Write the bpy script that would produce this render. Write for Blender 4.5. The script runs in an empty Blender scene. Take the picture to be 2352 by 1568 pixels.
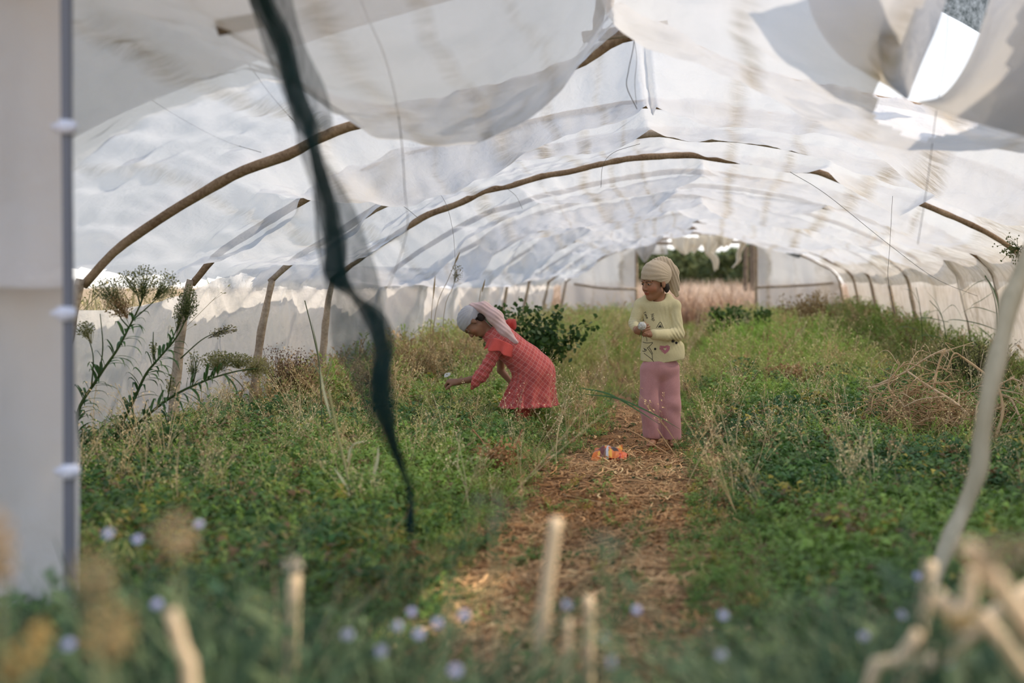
import bpy, math, random
import numpy as np
random.seed(5)
rng = np.random.default_rng(11)
C = bpy.context.scene.collection
PI = math.pi
# camera: an upright 40 mm lens one metre above the ground, looking along the tunnel (+Y)
F, HX, HY, CH = 2613.0, 1640.0, 650.0, 1.0
def W(px, py, Y):
    return np.array([(px - HX) * Y / F, Y, CH - (py - HY) * Y / F])

# ------------------------------------------------------------ small maths
def sn(p, freq, seed=0, n=5):
    """smooth pseudo noise, about -1..1, on points (N,3)"""
    r = np.random.default_rng(1000 + seed)
    p = np.asarray(p, dtype=np.float64)
    out = np.zeros(p.shape[:-1])
    for i in range(n):
        d = r.normal(size=3); d /= np.linalg.norm(d)
        f = freq * r.uniform(.6, 1.7)
        out += np.sin(p @ (d * f) + r.uniform(0, 6.28) + 1.3 * np.sin(p @ (np.roll(d, 1) * f * .6) + i))
    return out / (n ** .5) * .8
def cr(pts, n):
    """Catmull-Rom resample of a list of points to n points"""
    P = np.array(pts, dtype=float)
    if len(P) == 2:
        t = np.linspace(0, 1, n)[:, None]
        return P[0] * (1 - t) + P[1] * t
    Q = np.vstack([2 * P[0] - P[1], P, 2 * P[-1] - P[-2]])
    L = np.r_[0, np.cumsum(np.linalg.norm(np.diff(P, axis=0)[:, :3], axis=1) + 1e-9)]
    s = np.linspace(0, L[-1], n)
    k = np.clip(np.searchsorted(L, s, side='right') - 1, 0, len(P) - 2)
    t = ((s - L[k]) / (L[k + 1] - L[k]))[:, None]
    a, b, c, d = Q[k], Q[k + 1], Q[k + 2], Q[k + 3]
    return .5 * (2 * b + (c - a) * t + (2 * a - 5 * b + 4 * c - d) * t * t + (3 * b - 3 * c + d - a) * t ** 3)
def nrm(v):
    v = np.asarray(v, float)
    return v / (np.linalg.norm(v, axis=-1, keepdims=True) + 1e-12)

# ------------------------------------------------------------ mesh building
class MB:
    def __init__(s): s.v = []; s.f = []; s.c = []; s.n = 0; s.mi = []
    def add(s, v, f, col=(1, 1, 1), mi=0):
        v = np.asarray(v, float).reshape(-1, 3)
        s.v.append(v)
        col = np.asarray(col, float)
        s.c.append(np.broadcast_to(col, (len(v), 3)) if col.ndim == 1 else col)
        n = s.n
        for q in f: s.f.append(tuple(int(i) + n for i in q)); s.mi.append(mi)
        s.n += len(v)
        return s
    def tube(s, pts, rad, sides=8, col=(1, 1, 1), n=None, mi=0, wob=0.0):
        P = np.array(pts, float)
        rad = np.atleast_1d(np.array(rad, float))
        if n:
            m = len(P)
            P = cr(P, n)
        N = len(P)
        R = np.interp(np.linspace(0, 1, N), np.linspace(0, 1, len(rad)), rad) if len(rad) > 1 else np.full(N, rad[0])
        T = nrm(np.gradient(P, axis=0))
        a = np.array([0, 0, 1.]) if abs(T[0][2]) < .9 else np.array([1., 0, 0])
        U = np.zeros_like(P)
        u = nrm(np.cross(T[0], a))
        for i in range(N):
            u = u - T[i] * np.dot(u, T[i]); u = u / (np.linalg.norm(u) + 1e-9); U[i] = u
        V = np.cross(T, U)
        an = np.linspace(0, 2 * PI, sides, endpoint=False)
        ring = (np.cos(an)[None, :, None] * U[:, None, :] + np.sin(an)[None, :, None] * V[:, None, :])
        v = P[:, None, :] + ring * R[:, None, None]
        v = v.reshape(-1, 3)
        if wob: v = v + ring.reshape(-1, 3) * (sn(v, 25, 3)[:, None] * wob * np.repeat(R, sides)[:, None])
        f = []
        for i in range(N - 1):
            for j in range(sides):
                k = (j + 1) % sides
                f.append((i * sides + j, i * sides + k, (i + 1) * sides + k, (i + 1) * sides + j))
        f.append(tuple(range(sides - 1, -1, -1))); f.append(tuple((N - 1) * sides + j for j in range(sides)))
        return s.add(v, f, col, mi)
    def ribbon(s, pts, wid, side=None, n=None, col=(1, 1, 1), fold=.0, mi=0):
        """leaf-like strip along pts; wid = half widths; fold lifts the rims"""
        P = cr(pts, n) if n else np.array(pts, float)
        N = len(P)
        wid = np.atleast_1d(np.array(wid, float))
        w = np.interp(np.linspace(0, 1, N), np.linspace(0, 1, len(wid)), wid)
        T = nrm(np.gradient(P, axis=0))
        if side is None: side = np.array([random.uniform(-1, 1), random.uniform(-1, 1), random.uniform(-.4, .4)])
        S = nrm(np.cross(T, np.broadcast_to(nrm(np.cross(side, T)), T.shape)))
        U = np.cross(S, T)
        v = np.stack([P - S * w[:, None] + U * (w * fold)[:, None], P, P + S * w[:, None] + U * (w * fold)[:, None]], 1).reshape(-1, 3)
        f = []
        for i in range(N - 1):
            a = i * 3
            f += [(a, a + 1, a + 4, a + 3), (a + 1, a + 2, a + 5, a + 4)]
        return s.add(v, f, col, mi)
    def ball(s, c, r, seg=8, rings=6, col=(1, 1, 1), bump=0, mi=0):
        r = np.broadcast_to(np.array(r, float), (3,))
        th = np.linspace(0, PI, rings + 1)[1:-1]; ph = np.linspace(0, 2 * PI, seg, endpoint=False)
        g = np.stack([np.sin(th)[:, None] * np.cos(ph), np.sin(th)[:, None] * np.sin(ph), np.cos(th)[:, None] + 0 * ph], -1).reshape(-1, 3)
        g = np.vstack([[[0, 0, 1]], g, [[0, 0, -1]]])
        if bump: g = g * (1 + bump * rng.normal(size=(len(g), 1)))
        v = g * r + np.array(c)
        f = []
        R = rings - 1
        for j in range(seg):
            k = (j + 1) % seg
            f.append((0, 1 + j, 1 + k))
            for i in range(R - 1):
                f.append((1 + i * seg + j, 1 + (i + 1) * seg + j, 1 + (i + 1) * seg + k, 1 + i * seg + k))
            f.append((len(v) - 1, 1 + (R - 1) * seg + k, 1 + (R - 1) * seg + j))
        return s.add(v, f, col, mi)
    def box(s, c, d, col=(1, 1, 1), rot=None):
        g = np.array([[x, y, z] for x in (-.5, .5) for y in (-.5, .5) for z in (-.5, .5)]) * np.array(d)
        if rot is not None: g = g @ np.array(rot).T
        return s.add(g + np.array(c), [(0, 1, 3, 2), (4, 6, 7, 5), (0, 4, 5, 1), (2, 3, 7, 6), (0, 2, 6, 4), (1, 5, 7, 3)], col)
    def obj(s, name, mat, parent=None, smooth=True, origin=None):
        return raw(name, np.vstack(s.v), s.f, mat, parent, smooth, np.vstack(s.c), s.mi, origin)

def raw(name, v, f, mat, parent=None, smooth=True, col=None, mi=None, origin=None):
    me = bpy.data.meshes.new(name)
    v = np.asarray(v, np.float32)
    if origin is None and parent is None: 
        origin = np.array([(v[:, 0].min() + v[:, 0].max()) / 2, (v[:, 1].min() + v[:, 1].max()) / 2, v[:, 2].min()])
    if parent is not None: origin = np.array(parent['_o'])
    v = v - np.asarray(origin, np.float32)
    if isinstance(f, np.ndarray):
        k = f.shape[1]; n = len(f)
        me.vertices.add(len(v)); me.vertices.foreach_set('co', v.ravel())
        me.loops.add(n * k); me.loops.foreach_set('vertex_index', f.astype(np.int32).ravel())
        me.polygons.add(n); me.polygons.foreach_set('loop_start', np.arange(0, n * k, k, dtype=np.int32))
        me.update(calc_edges=True)
    else:
        me.from_pydata(v.tolist(), [], f)
    if col is not None:
        a = me.color_attributes.new('Col', 'FLOAT_COLOR', 'POINT')
        a.data.foreach_set('color', np.c_[np.asarray(col, np.float32), np.ones(len(v), np.float32)].ravel())
    if smooth: me.polygons.foreach_set('use_smooth', np.ones(len(me.polygons), bool))
    for m in (mat if isinstance(mat, (list, tuple)) else [mat]): me.materials.append(m)
    if mi is not None and isinstance(mat, (list, tuple)): me.polygons.foreach_set('material_index', np.array(mi, np.int32))
    me.validate()
    o = bpy.data.objects.new(name, me); C.objects.link(o)
    if parent is None: o.location = [float(x) for x in origin]; 
    else: o.parent = parent
    o['_o'] = [float(x) for x in origin]
    return o
def empty(name, loc, label, cat, group=None):
    o = bpy.data.objects.new(name, None); C.objects.link(o); o.location = [float(x) for x in loc]
    o.empty_display_size = .1
    o['_o'] = [float(x) for x in loc]
    return tag(o, label, cat, group)
def tag(o, label, cat, group=None, kind=None):
    o['label'] = label; o['category'] = cat
    if group: o['group'] = group
    if kind: o['kind'] = kind
    return o
def struct(o, label=None):
    o['kind'] = 'structure'
    if label: o['label'] = label
    return o

# ------------------------------------------------------------ materials
class NT:
    def __init__(s, name):
        s.m = bpy.data.materials.new(name); s.m.use_nodes = True
        s.t = s.m.node_tree; s.t.nodes.clear(); s.out = s.n('ShaderNodeOutputMaterial')
    def n(s, typ, **kw):
        o = s.t.nodes.new(typ)
        for k, v in kw.items():
            if isinstance(k, str) and hasattr(o, k): setattr(o, k, v)
        return o
    def link(s, a, b): s.t.links.new(a, b)
    def set(s, node, key, val):
        if hasattr(val, 'is_linked') or isinstance(val, bpy.types.NodeSocket): s.link(val, node.inputs[key])
        else:
            if isinstance(val, (tuple, list)) and len(val) == 3 and node.inputs[key].type == 'RGBA': val = (*val, 1)
            node.inputs[key].default_value = val
    def noise(s, scale, vec=None, detail=3, rough=.6, dist=0):
        o = s.n('ShaderNodeTexNoise'); s.set(o, 'Scale', scale); s.set(o, 'Detail', detail); s.set(o, 'Roughness', rough); s.set(o, 'Distortion', dist)
        if vec is not None: s.link(vec, o.inputs['Vector'])
        return o.outputs['Fac']
    def obco(s, sc=(1, 1, 1), rot=(0, 0, 0)):
        t = s.n('ShaderNodeNewGeometry'); m = s.n('ShaderNodeMapping')
        m.inputs['Scale'].default_value = sc; m.inputs['Rotation'].default_value = rot
        s.link(t.outputs['Position'], m.inputs['Vector']); return m.outputs[0]
    def ramp(s, fac, stops):
        r = s.n('ShaderNodeValToRGB'); s.link(fac, r.inputs[0]); e = r.color_ramp.elements
        while len(e) < len(stops): e.new(.5)
        for i, (p, c) in enumerate(stops):
            e[i].position = p; e[i].color = (*c, 1) if not isinstance(c, float) else (c, c, c, 1)
        return r.outputs[0]
    def mix(s, fac, a, b, mode='MIX'):
        o = s.n('ShaderNodeMix', data_type='RGBA'); o.blend_type = mode
        for i, val in ((0, fac), (6, a), (7, b)):
            if isinstance(val, bpy.types.NodeSocket): s.link(val, o.inputs[i])
            elif i == 0: o.inputs[0].default_value = val
            else: o.inputs[i].default_value = (*val, 1)
        return o.outputs[2]
    def math(s, op, a, b=0.):
        o = s.n('ShaderNodeMath', operation=op)
        for i, val in enumerate((a, b)):
            if isinstance(val, bpy.types.NodeSocket): s.link(val, o.inputs[i])
            else: o.inputs[i].default_value = val
        return o.outputs[0]
    def attr(s, name='Col'):
        a = s.n('ShaderNodeAttribute'); a.attribute_name = name; return a.outputs['Color']
    def bump(s, h, strength, dist=.01):
        b = s.n('ShaderNodeBump'); s.link(h, b.inputs['Height']); s.set(b, 'Strength', strength); s.set(b, 'Distance', dist); return b.outputs[0]
    def bsdf(s, col, rough=.8, spec=.3, normal=None, sheen=0):
        b = s.n('ShaderNodeBsdfPrincipled'); s.set(b, 'Base Color', col); s.set(b, 'Roughness', rough); s.set(b, 'Specular IOR Level', spec)
        if sheen: s.set(b, 'Sheen Weight', sheen)
        if normal is not None: s.link(normal, b.inputs['Normal'])
        return b.outputs[0]
    def trans(s, col, normal=None):
        b = s.n('ShaderNodeBsdfTranslucent'); s.set(b, 'Color', col)
        if normal is not None: s.link(normal, b.inputs['Normal'])
        return b.outputs[0]
    def ms(s, fac, a, b):
        o = s.n('ShaderNodeMixShader')
        if isinstance(fac, bpy.types.NodeSocket): s.link(fac, o.inputs[0])
        else: o.inputs[0].default_value = fac
        s.link(a, o.inputs[1]); s.link(b, o.inputs[2]); return o.outputs[0]
    def done(s, sh): s.link(sh, s.out.inputs['Surface']); return s.m

def plant_mat(name, tr=.35, rough=.6, spec=.3, tint=(1, 1, 1)):
    n = NT(name); c = n.mix(1.0, n.attr(), tint, 'MULTIPLY')
    return n.done(n.ms(tr, n.bsdf(c, rough, spec), n.trans(c)))
M = {}
M['leaf'] = plant_mat('leaf', .35, .5, .4)
M['grass'] = plant_mat('grass_blade', .4, .6, .3)
M['dry'] = plant_mat('dry_stem', .2, .8, .15)
def attr_mat(name, rough=.8, spec=.2, bs=0., bsc=200, sheen=0):
    n = NT(name); nm = None
    if bs: nm = n.bump(n.noise(bsc, n.obco()), bs, .003)
    return n.done(n.bsdf(n.attr(), rough, spec, nm, sheen))
M['paint'] = attr_mat('coloured_surface')
def flat_mat(name, col, rough=.7, spec=.3, var=.15, sc=30, bs=.2):
    n = NT(name); f = n.noise(sc, n.obco())
    c = n.mix(f, tuple(x * (1 - var) for x in col), tuple(min(1, x * (1 + var)) for x in col))
    return n.done(n.bsdf(c, rough, spec, n.bump(f, bs, .004)))
# white woven cover cloth: lets light through, soiled in streaks that run along the tunnel
def cloth_mat(name, base=(.75, .76, .78), stain=1.0, tr=.34, hole=.21, dark=(.17, .15, .10)):
    n = NT(name)
    sx = n.n('ShaderNodeSeparateXYZ'); n.link(n.obco(), sx.inputs[0])
    xx = n.math('ADD', sx.outputs[0], n.math('MULTIPLY', n.math('SUBTRACT', n.noise(1., n.obco((1.5, 1.2, 1.5)), 2), .5), .22))
    st = []                                                            # soiled bands where the cloth rubs on lengthwise wires
    for xc, w_, k_ in ((-2.6, .05, .5), (-1.98, .07, .9), (-1.45, .03, .4), (-1.10, .06, 1.), (-.86, .035, .9), (-.60, .03, .6), (.13, .06, .75), (.56, .05, .6), (1.18, .09, 1.), (1.75, .04, .5), (2.2, .06, .7)):
        st += [((xc - w_ + 3.2) / 6.4, 0.), ((xc + 3.2) / 6.4, k_), ((xc + w_ + 3.2) / 6.4, 0.)]
    m1 = n.ramp(n.math('MULTIPLY', n.math('ADD', xx, 3.2), 1 / 6.4), st[:32])
    dash = n.noise(1.0, n.obco((3, 26, 6)), 4, .7, .6)               # short marks lying across them
    patch = n.noise(1.0, n.obco((1.1, 1.1, 1.1)), 3)
    m2 = n.ramp(dash, [(.40, .12), (.58, 1.)])
    m3 = n.ramp(patch, [(.45, 0.), (.75, 1.)])
    k = n.math('MULTIPLY', m1, m2)
    k = n.math('MULTIPLY', k, n.math('ADD', m3, .55))
    k = n.math('MINIMUM', n.math('MULTIPLY', k, 1.1 * stain), .95)
    c = n.mix(k, base, dark)
    soft = n.math('MINIMUM', n.math('MULTIPLY', n.math('ADD', n.ramp(n.noise(1., n.obco((1.8, .5, 1.8)), 3), [(.5, 0.), (.8, 1.)]), m1), .38 * stain), .9)
    c = n.mix(soft, c, (.78, .66, .50))
    w = n.noise(1., n.obco((3.5, 5, 3.5)), 4, .55, .4)
    w2 = n.noise(1., n.obco((30, 14, 30)), 3, .6, .8)
    bm = n.bump(n.math('ADD', w, n.math('MULTIPLY', w2, .12)), .45, .06)
    sh = n.ms(tr, n.bsdf(c, .85, .15, bm), n.trans(c, bm))
    if hole:
        tp = n.n('ShaderNodeBsdfTransparent'); sh = n.ms(hole, sh, tp.outputs[0])
    return n.done(sh)
M['cloth'] = cloth_mat('white_cover_cloth')
M['cloth_wall'] = cloth_mat('white_wall_cloth', (.70, .69, .67), .7, .34, .16)
M['cloth_old'] = cloth_mat('soiled_cover_cloth', (.50, .50, .50), 2.2, .4, .02, (.16, .15, .08))
M['cloth_panel'] = cloth_mat('front_panel_cloth', (.68, .65, .63), .25, .4, .02)
def wood(name, a, b, sc=6):
    n = NT(name)
    f = n.noise(1., n.obco((sc, sc, sc)), 4); g = n.noise(1., n.obco((60, 8, 60)), 4)
    c = n.mix(n.ramp(n.math('MULTIPLY', n.math('ADD', f, g), .5), [(.35, 0.), (.65, 1.)]), a, b)
    return n.done(n.bsdf(c, .85, .15, n.bump(g, .6, .006)))
M['wood'] = wood('weathered_pole_wood', (.17, .105, .06), (.42, .30, .19))
M['wood_grey'] = wood('greyed_pole_wood', (.24, .18, .13), (.52, .43, .33))
M['wood_orange_lit'] = wood('orange_lit_board_wood', (.36, .18, .06), (.62, .36, .14))  # orange light on the board painted into its wood colour
M['bark'] = wood('bark', (.10, .075, .05), (.22, .17, .12))
M['wire'] = flat_mat('dull_wire', (.16, .15, .15), .6)
M['net'] = None
def net_mat(name, col, a):
    n = NT(name)
    th = n.noise(1., n.obco((45, 45, 9)), 2)
    al = n.ramp(th, [(.3, a - .13), (.7, min(1., a + .13))])
    tp = n.n('ShaderNodeBsdfTransparent')
    return n.done(n.ms(al, tp.outputs[0], n.ms(.3, n.bsdf(col, .8, .1), n.trans(col))))
M['net'] = net_mat('dark_green_netting', (.012, .040, .040), .56)
M['net_dark'] = net_mat('dark_tarp_netting', (.02, .035, .035), .8)
# ============================================================ the setting
AY = [3.0, 5.72, 6.92, 8.2, 9.5, 10.9, 12.4, 14.0, 15.8, 17.6, 19.6, 21.9, 24.45]
YF = AY[-1]
PROF = [(-3.42, 0), (-3.40, .5), (-3.33, .86), (-3.19, 1.06), (-2.95, 1.26), (-2.7, 1.42), (-2.35, 1.62), (-1.9, 1.79), (-1.4, 1.93), (-.45, 2.10), (.5, 2.02), (1.3, 1.84),
        (1.85, 1.65), (2.4, 1.38), (2.72, 1.1), (2.83, .6), (2.87, 0)]
def gz(x, y):
    p = np.stack([np.asarray(x, float), np.asarray(y, float), 0 * np.asarray(x, float)], -1)
    xc = path_x(np.asarray(y, float))
    k = np.clip(np.abs(np.asarray(x) - xc) / .45, 0, 1)
    return .018 * sn(p, 3.2, 1) + .008 * sn(p, 14, 2) + .035 * k * k - .02
def path_x(y): return np.interp(y, [0, 3, 6.5, 8, 10, 14, 30], [-.40, -.41, -.47, -.55, -.82, -.7, -.5])
# floor
n = NT('straw_littered_soil')
g = n.noise(1., n.obco((9, 30, 9), (0, 0, .5)), 5, .7, .8); g2 = n.noise(3.5, n.obco()); g3 = n.noise(60, n.obco(), 4, .7)
c = n.ramp(g, [(.3, (.10, .055, .03)), (.47, (.24, .14, .075)), (.62, (.42, .27, .15)), (.78, (.58, .42, .26))])
c = n.mix(n.ramp(g2, [(.45, 0.), (.7, .6)]), c, (.10, .075, .04))
M['soil'] = n.done(n.bsdf(c, .95, .1, n.bump(n.math('ADD', g3, g), .8, .02)))
def grid_obj(name, X, Y, Z, mat, mask=None, parent=None, col=None):
    if col is None: col = np.ones((X.size, 3))
    nv, nu = X.shape
    v = np.stack([X, Y, Z], -1).reshape(-1, 3)
    i = np.arange(nv * nu).reshape(nv, nu)
    q = np.stack([i[:-1, :-1], i[:-1, 1:], i[1:, 1:], i[1:, :-1]], -1)
    if mask is not None: q = q[mask[:-1, :-1] & mask[1:, 1:] & mask[:-1, 1:] & mask[1:, :-1]]
    return raw(name, v, q.reshape(-1, 4), mat, parent, True, col)
xs = np.linspace(-6, 6, 241); ys = np.linspace(-2, 28, 500)
X, Y = np.meshgrid(xs, ys)
struct(grid_obj('floor', X, Y, gz(X, Y), M['soil']), 'straw and soil ground running through the tunnel')
def earth_mat():
    n = NT('open_field_earth'); f = n.noise(.6, n.obco(), 4)
    return n.done(n.bsdf(n.ramp(f, [(.35, (.20, .14, .08)), (.65, (.42, .32, .20))]), .95, .1))
M['earth'] = earth_mat()
mb = MB()
for (x0, x1, y0, y1) in ((-160, -5.95, -60, 260), (5.95, 160, -60, 260), (-6, 6, 27.95, 260), (-6, 6, -60, -1.95)):
    mb.add([(x0, y0, -.03), (x1, y0, -.03), (x1, y1, -.03), (x0, y1, -.03)], [(0, 1, 2, 3)])
o = mb.obj('ground_outdoors', M['earth']); struct(o, 'open field earth around the tunnel')

# profile of the cover
PP = cr([(a, b, 0) for a, b in PROF], 420)[:, :2]
L = np.r_[0, np.cumsum(np.linalg.norm(np.diff(PP, axis=0), axis=1))]; L /= L[-1]
T2 = nrm(np.gradient(PP, axis=0)); N2 = np.stack([-T2[:, 1], T2[:, 0]], 1)      # outward normal (up / outward)
def bay(Y):
    A = np.array([AY[0] - 1.75] + AY + [AY[-1] + 1.75])
    k = np.clip(np.searchsorted(A, Y, side='right') - 1, 0, len(A) - 2)
    return k - 1, (Y - A[k]) / (A[k + 1] - A[k])
def lift(X, Y):
    return .19 * np.exp(-((Y - 5.35) / .85) ** 4) * np.exp(-((X + .33) / .36) ** 2)
SAG = {-1: .10, 0: .38, 1: .34, 2: .17, 3: .075, 4: .22, 5: .24, 6: .20, 7: .26, 8: .22, 9: .24, 10: .20, 11: .16, 12: .05}
rt = np.random.default_rng(4)
TIES = {-1: [-.4], 0: [-.42], 1: [-.40, -2.5], 2: [-.45, -2.2], 3: [-.4, .9], 4: [-.1, -1.7], 5: [-.4, 1.2]}
for b in range(6, 13): TIES[b] = [-.4 + rt.uniform(-.2, .3), rt.uniform(-2.4, -1), rt.uniform(.6, 2)]
def cover(X0, Z0, N0, Yg):
    """displace the bare profile into slack cloth. X0,Z0: (nu,), Yg: (nv,)"""
    Xg, Y = np.meshgrid(X0, Yg); Zg = np.broadcast_to(Z0, Xg.shape)
    b, t = bay(Y)
    S = np.zeros_like(Xg)
    for k in SAG:
        m = b == k
        if not m.any(): continue
        g = np.ones_like(Xg)
        r = np.random.default_rng(50 + k)
        for cx in TIES[k]:
            g *= 1 - .72 * np.exp(-np.abs(Xg - cx) / .16)
        if k == 1: g *= np.where(Xg > -.35, .55 + .45 * np.clip((Xg - .2) / 1.2, 0, 1), 1.)
        if k == 3: g *= np.where(Xg > -.3, 1 + 1.8 * np.clip((Xg + .3) / .8, 0, 1), 1.)
        if k == 0: g *= np.clip((Xg + 1.82) / .42, .04, 1)
        if k == 3: g *= np.clip((1.75 - Xg) / .2, .08, 1)
        g *= np.clip((Xg + 3.2) / .9, 0, 1) * np.clip((2.75 - Xg) / .8, 0, 1) * .85 + .15
        if 4 <= k < 9: g = g / np.maximum(np.clip((Xg + 3.2) / .9, 0, 1) * .85 + .15, .2) * (np.clip((Xg + 3.3) / .35, 0, 1) * .85 + .15)
        g *= 1 + .25 * np.sin(Xg * r.uniform(2, 4) + r.uniform(0, 6))
        tt = np.clip(t, 0, 1) ** (1.0 if k != 0 else .85)
        S = np.where(m, SAG[k] * g * np.sin(PI * tt) ** .75, S)
    p = np.stack([Xg, Y, Zg * 1.0], -1)
    edge = np.sin(PI * np.clip(t, 0, 1)) ** .5
    # slack folds: long soft creases across the bay, finer puckers by the poles
    fold = .022 * sn(p * np.array([1.2, 3.0, 1.2]), 3.0, 21) + .012 * sn(p * np.array([2.5, 7, 2.5]), 4.0, 22) + .006 * sn(p * np.array([9, 3.5, 9]), 4.0, 23)
    fold = fold * (.25 + .75 * edge)
    crease = .007 * (1 - np.abs(sn(p * np.array([1.0, 2.6, 1.0]) + .3 * sn(p, 2, 28)[..., None], 5.5, 29))) ** 3 + .006 * sn(p * np.array([5, 1.2, 5]), 5, 30) * np.clip((Xg + .9) / -.5, 0, 1)
    fold = fold + crease * 2.2
    puck = .010 * (1 - edge) * sn(p * np.array([14, 2., 14]), 3.0, 24)
    far = np.clip((Y - 10.2) / .5, 0, 1) * np.clip((20 - Y) / 3, 0, 1)
    hn = np.exp(-((Xg + 2.78) / .28) ** 4) * np.clip((Y - 6.5) / .3, 0, 1) * .10
    D = S - fold - puck - .02 + hn + .12 * far * np.clip(.75 + 1.6 * sn(p * np.array([1, .8, 1]), 1.6, 27), 0, 1)
    return Xg - N0[None, :, 0] * D, Y, Zg - N0[None, :, 1] * D + lift(Xg, Y), b, t
# roof cloth: from the left eave to the right eave
i0 = np.argmax(PP[:, 1] > .93); i1 = len(PP) - np.argmax(PP[::-1, 1] > 1.0)
sel = slice(i0, i1)
Yg = np.arange(2.72, YF + .06, .045)
X, Y, Z, b, t = cover(PP[sel, 0], PP[sel, 1], N2[sel], Yg)
zl = np.interp(Yg, [2.7, 5.2, 5.6, 6.0, 6.5, 6.9, 7.2, 7.6, 8.2, 30], [1.0, 1.0, 1.06, 1.05, 1.02, .985, 1.0, 1.06, .95, .95])
mask = ~((PP[sel, 0][None, :] < -2.6) & (Z < (zl + .012 * np.sin(Yg * 9))[:, None]))
# a tear in the near bay on the right
hx = PP[sel, 0][None, :] + 0 * Y
hole = (((hx - .80) / .20) ** 2 + ((Y - 3.58) / .50) ** 2) < 1 + .10 * np.sin(hx * 40)
mask &= ~hole
# rag edge of the bottom row keeps its drape
struct(grid_obj('ceiling', X, Y, Z, M['cloth'], mask), 'white cloth cover sagging between the wooden arches')
# unseen cloth sheets added above the near roof to dim the light through it
for (xa, xb_, ya, yb, nm, lb) in ((-3.0, -.15, 2.6, 4.6, 'dimming_layer', 'unseen white cloth sheet added over the near left of the roof to dim it'), (1.15, 2.7, 2.6, 5.2, 'dimming_layer', 'unseen white cloth sheet added over the near right of the roof to dim it')):
    k_ = (PP[:, 0] > xa) & (PP[:, 0] < xb_) & (PP[:, 1] > .9); Yq = np.arange(ya, yb, .06)
    Xq, Yy = np.meshgrid(PP[k_, 0], Yq); Zq = np.broadcast_to(PP[k_, 1], Xq.shape); e_ = .09 + .03 * sn(np.stack([Xq, Yy, Zq], -1), 3, 33)
    tag(grid_obj(nm, Xq + N2[k_, 0] * e_, Yy, Zq + N2[k_, 1] * e_ + lift(Xq, Yy), M['cloth_wall']), lb, 'cloth')
# side cloths
def wall(name, side, label):
    Yg = np.arange(2.8, YF + .05, .05)
    if side < 0:
        top = np.interp(Yg, [2.8, 5.2, 5.9, 6.3, 6.9, 7.3, 7.7, 8.2, 9, 30], [1.1, 1.0, .88, .87, .89, .94, 1.02, 1.12, 1.17, 1.25])
    else: top = np.full(len(Yg), 1.28)
    vv = np.linspace(0, 1, 60)
    Zs = vv[None, :] * top[:, None]
    pr = [(p[0], p[1]) for p in PROF]
    if side < 0: xb = np.interp(Zs, [0, .6, .95, 1.15, 1.3], [-3.50, -3.46, -3.40, -3.30, -3.16])
    else: xb = np.interp(Zs, [0, .6, 1.1, 1.38, 1.5], [2.98, 2.92, 2.80, 2.56, 2.3])
    Yw = np.broadcast_to(Yg[:, None], Zs.shape)
    p = np.stack([xb, Yw, Zs], -1)
    b, t = bay(Yw)
    belly = np.sin(PI * t) * np.sin(PI * np.clip(Zs / 1.25, 0, 1)) * .13
    d = belly * (1 + .5 * np.sin(b * 2.3)) + .03 * sn(p, 4, 31) + .014 * sn(p * np.array([1, 3, 1.]), 7, 32)
    # gathered swags that fan out from the tops of the posts
    show = (1, 2, 3, 4, 12) if side < 0 else (0, 8, 12)
    sw = np.zeros_like(Yw)
    for k, ya in enumerate(AY):
        if k not in show: sw += np.exp(-((Yw - ya) / .35) ** 2)
    xb = xb - side * sw * (.30 if side < 0 else .2) * np.clip((21 - Yw) / 5, .12, 1) * np.clip(1.5 - np.abs(Zs - .75), 0, 1)
    fan = (.015 if side < 0 else .005) * np.sin(np.arctan2(Zs - 1.2, (t - .5) * 1.75) * 22) * np.clip(Zs, 0, 1)
    struct(grid_obj(name, xb - side * (d * .6 - .05) - side * fan, Yw, Zs - .02, M['cloth_wall']), label)
wall('wall_left', -1, 'white cloth side hanging along the left row of posts')
wall('wall_right', 1, 'white cloth side hanging along the right row of posts')

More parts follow.
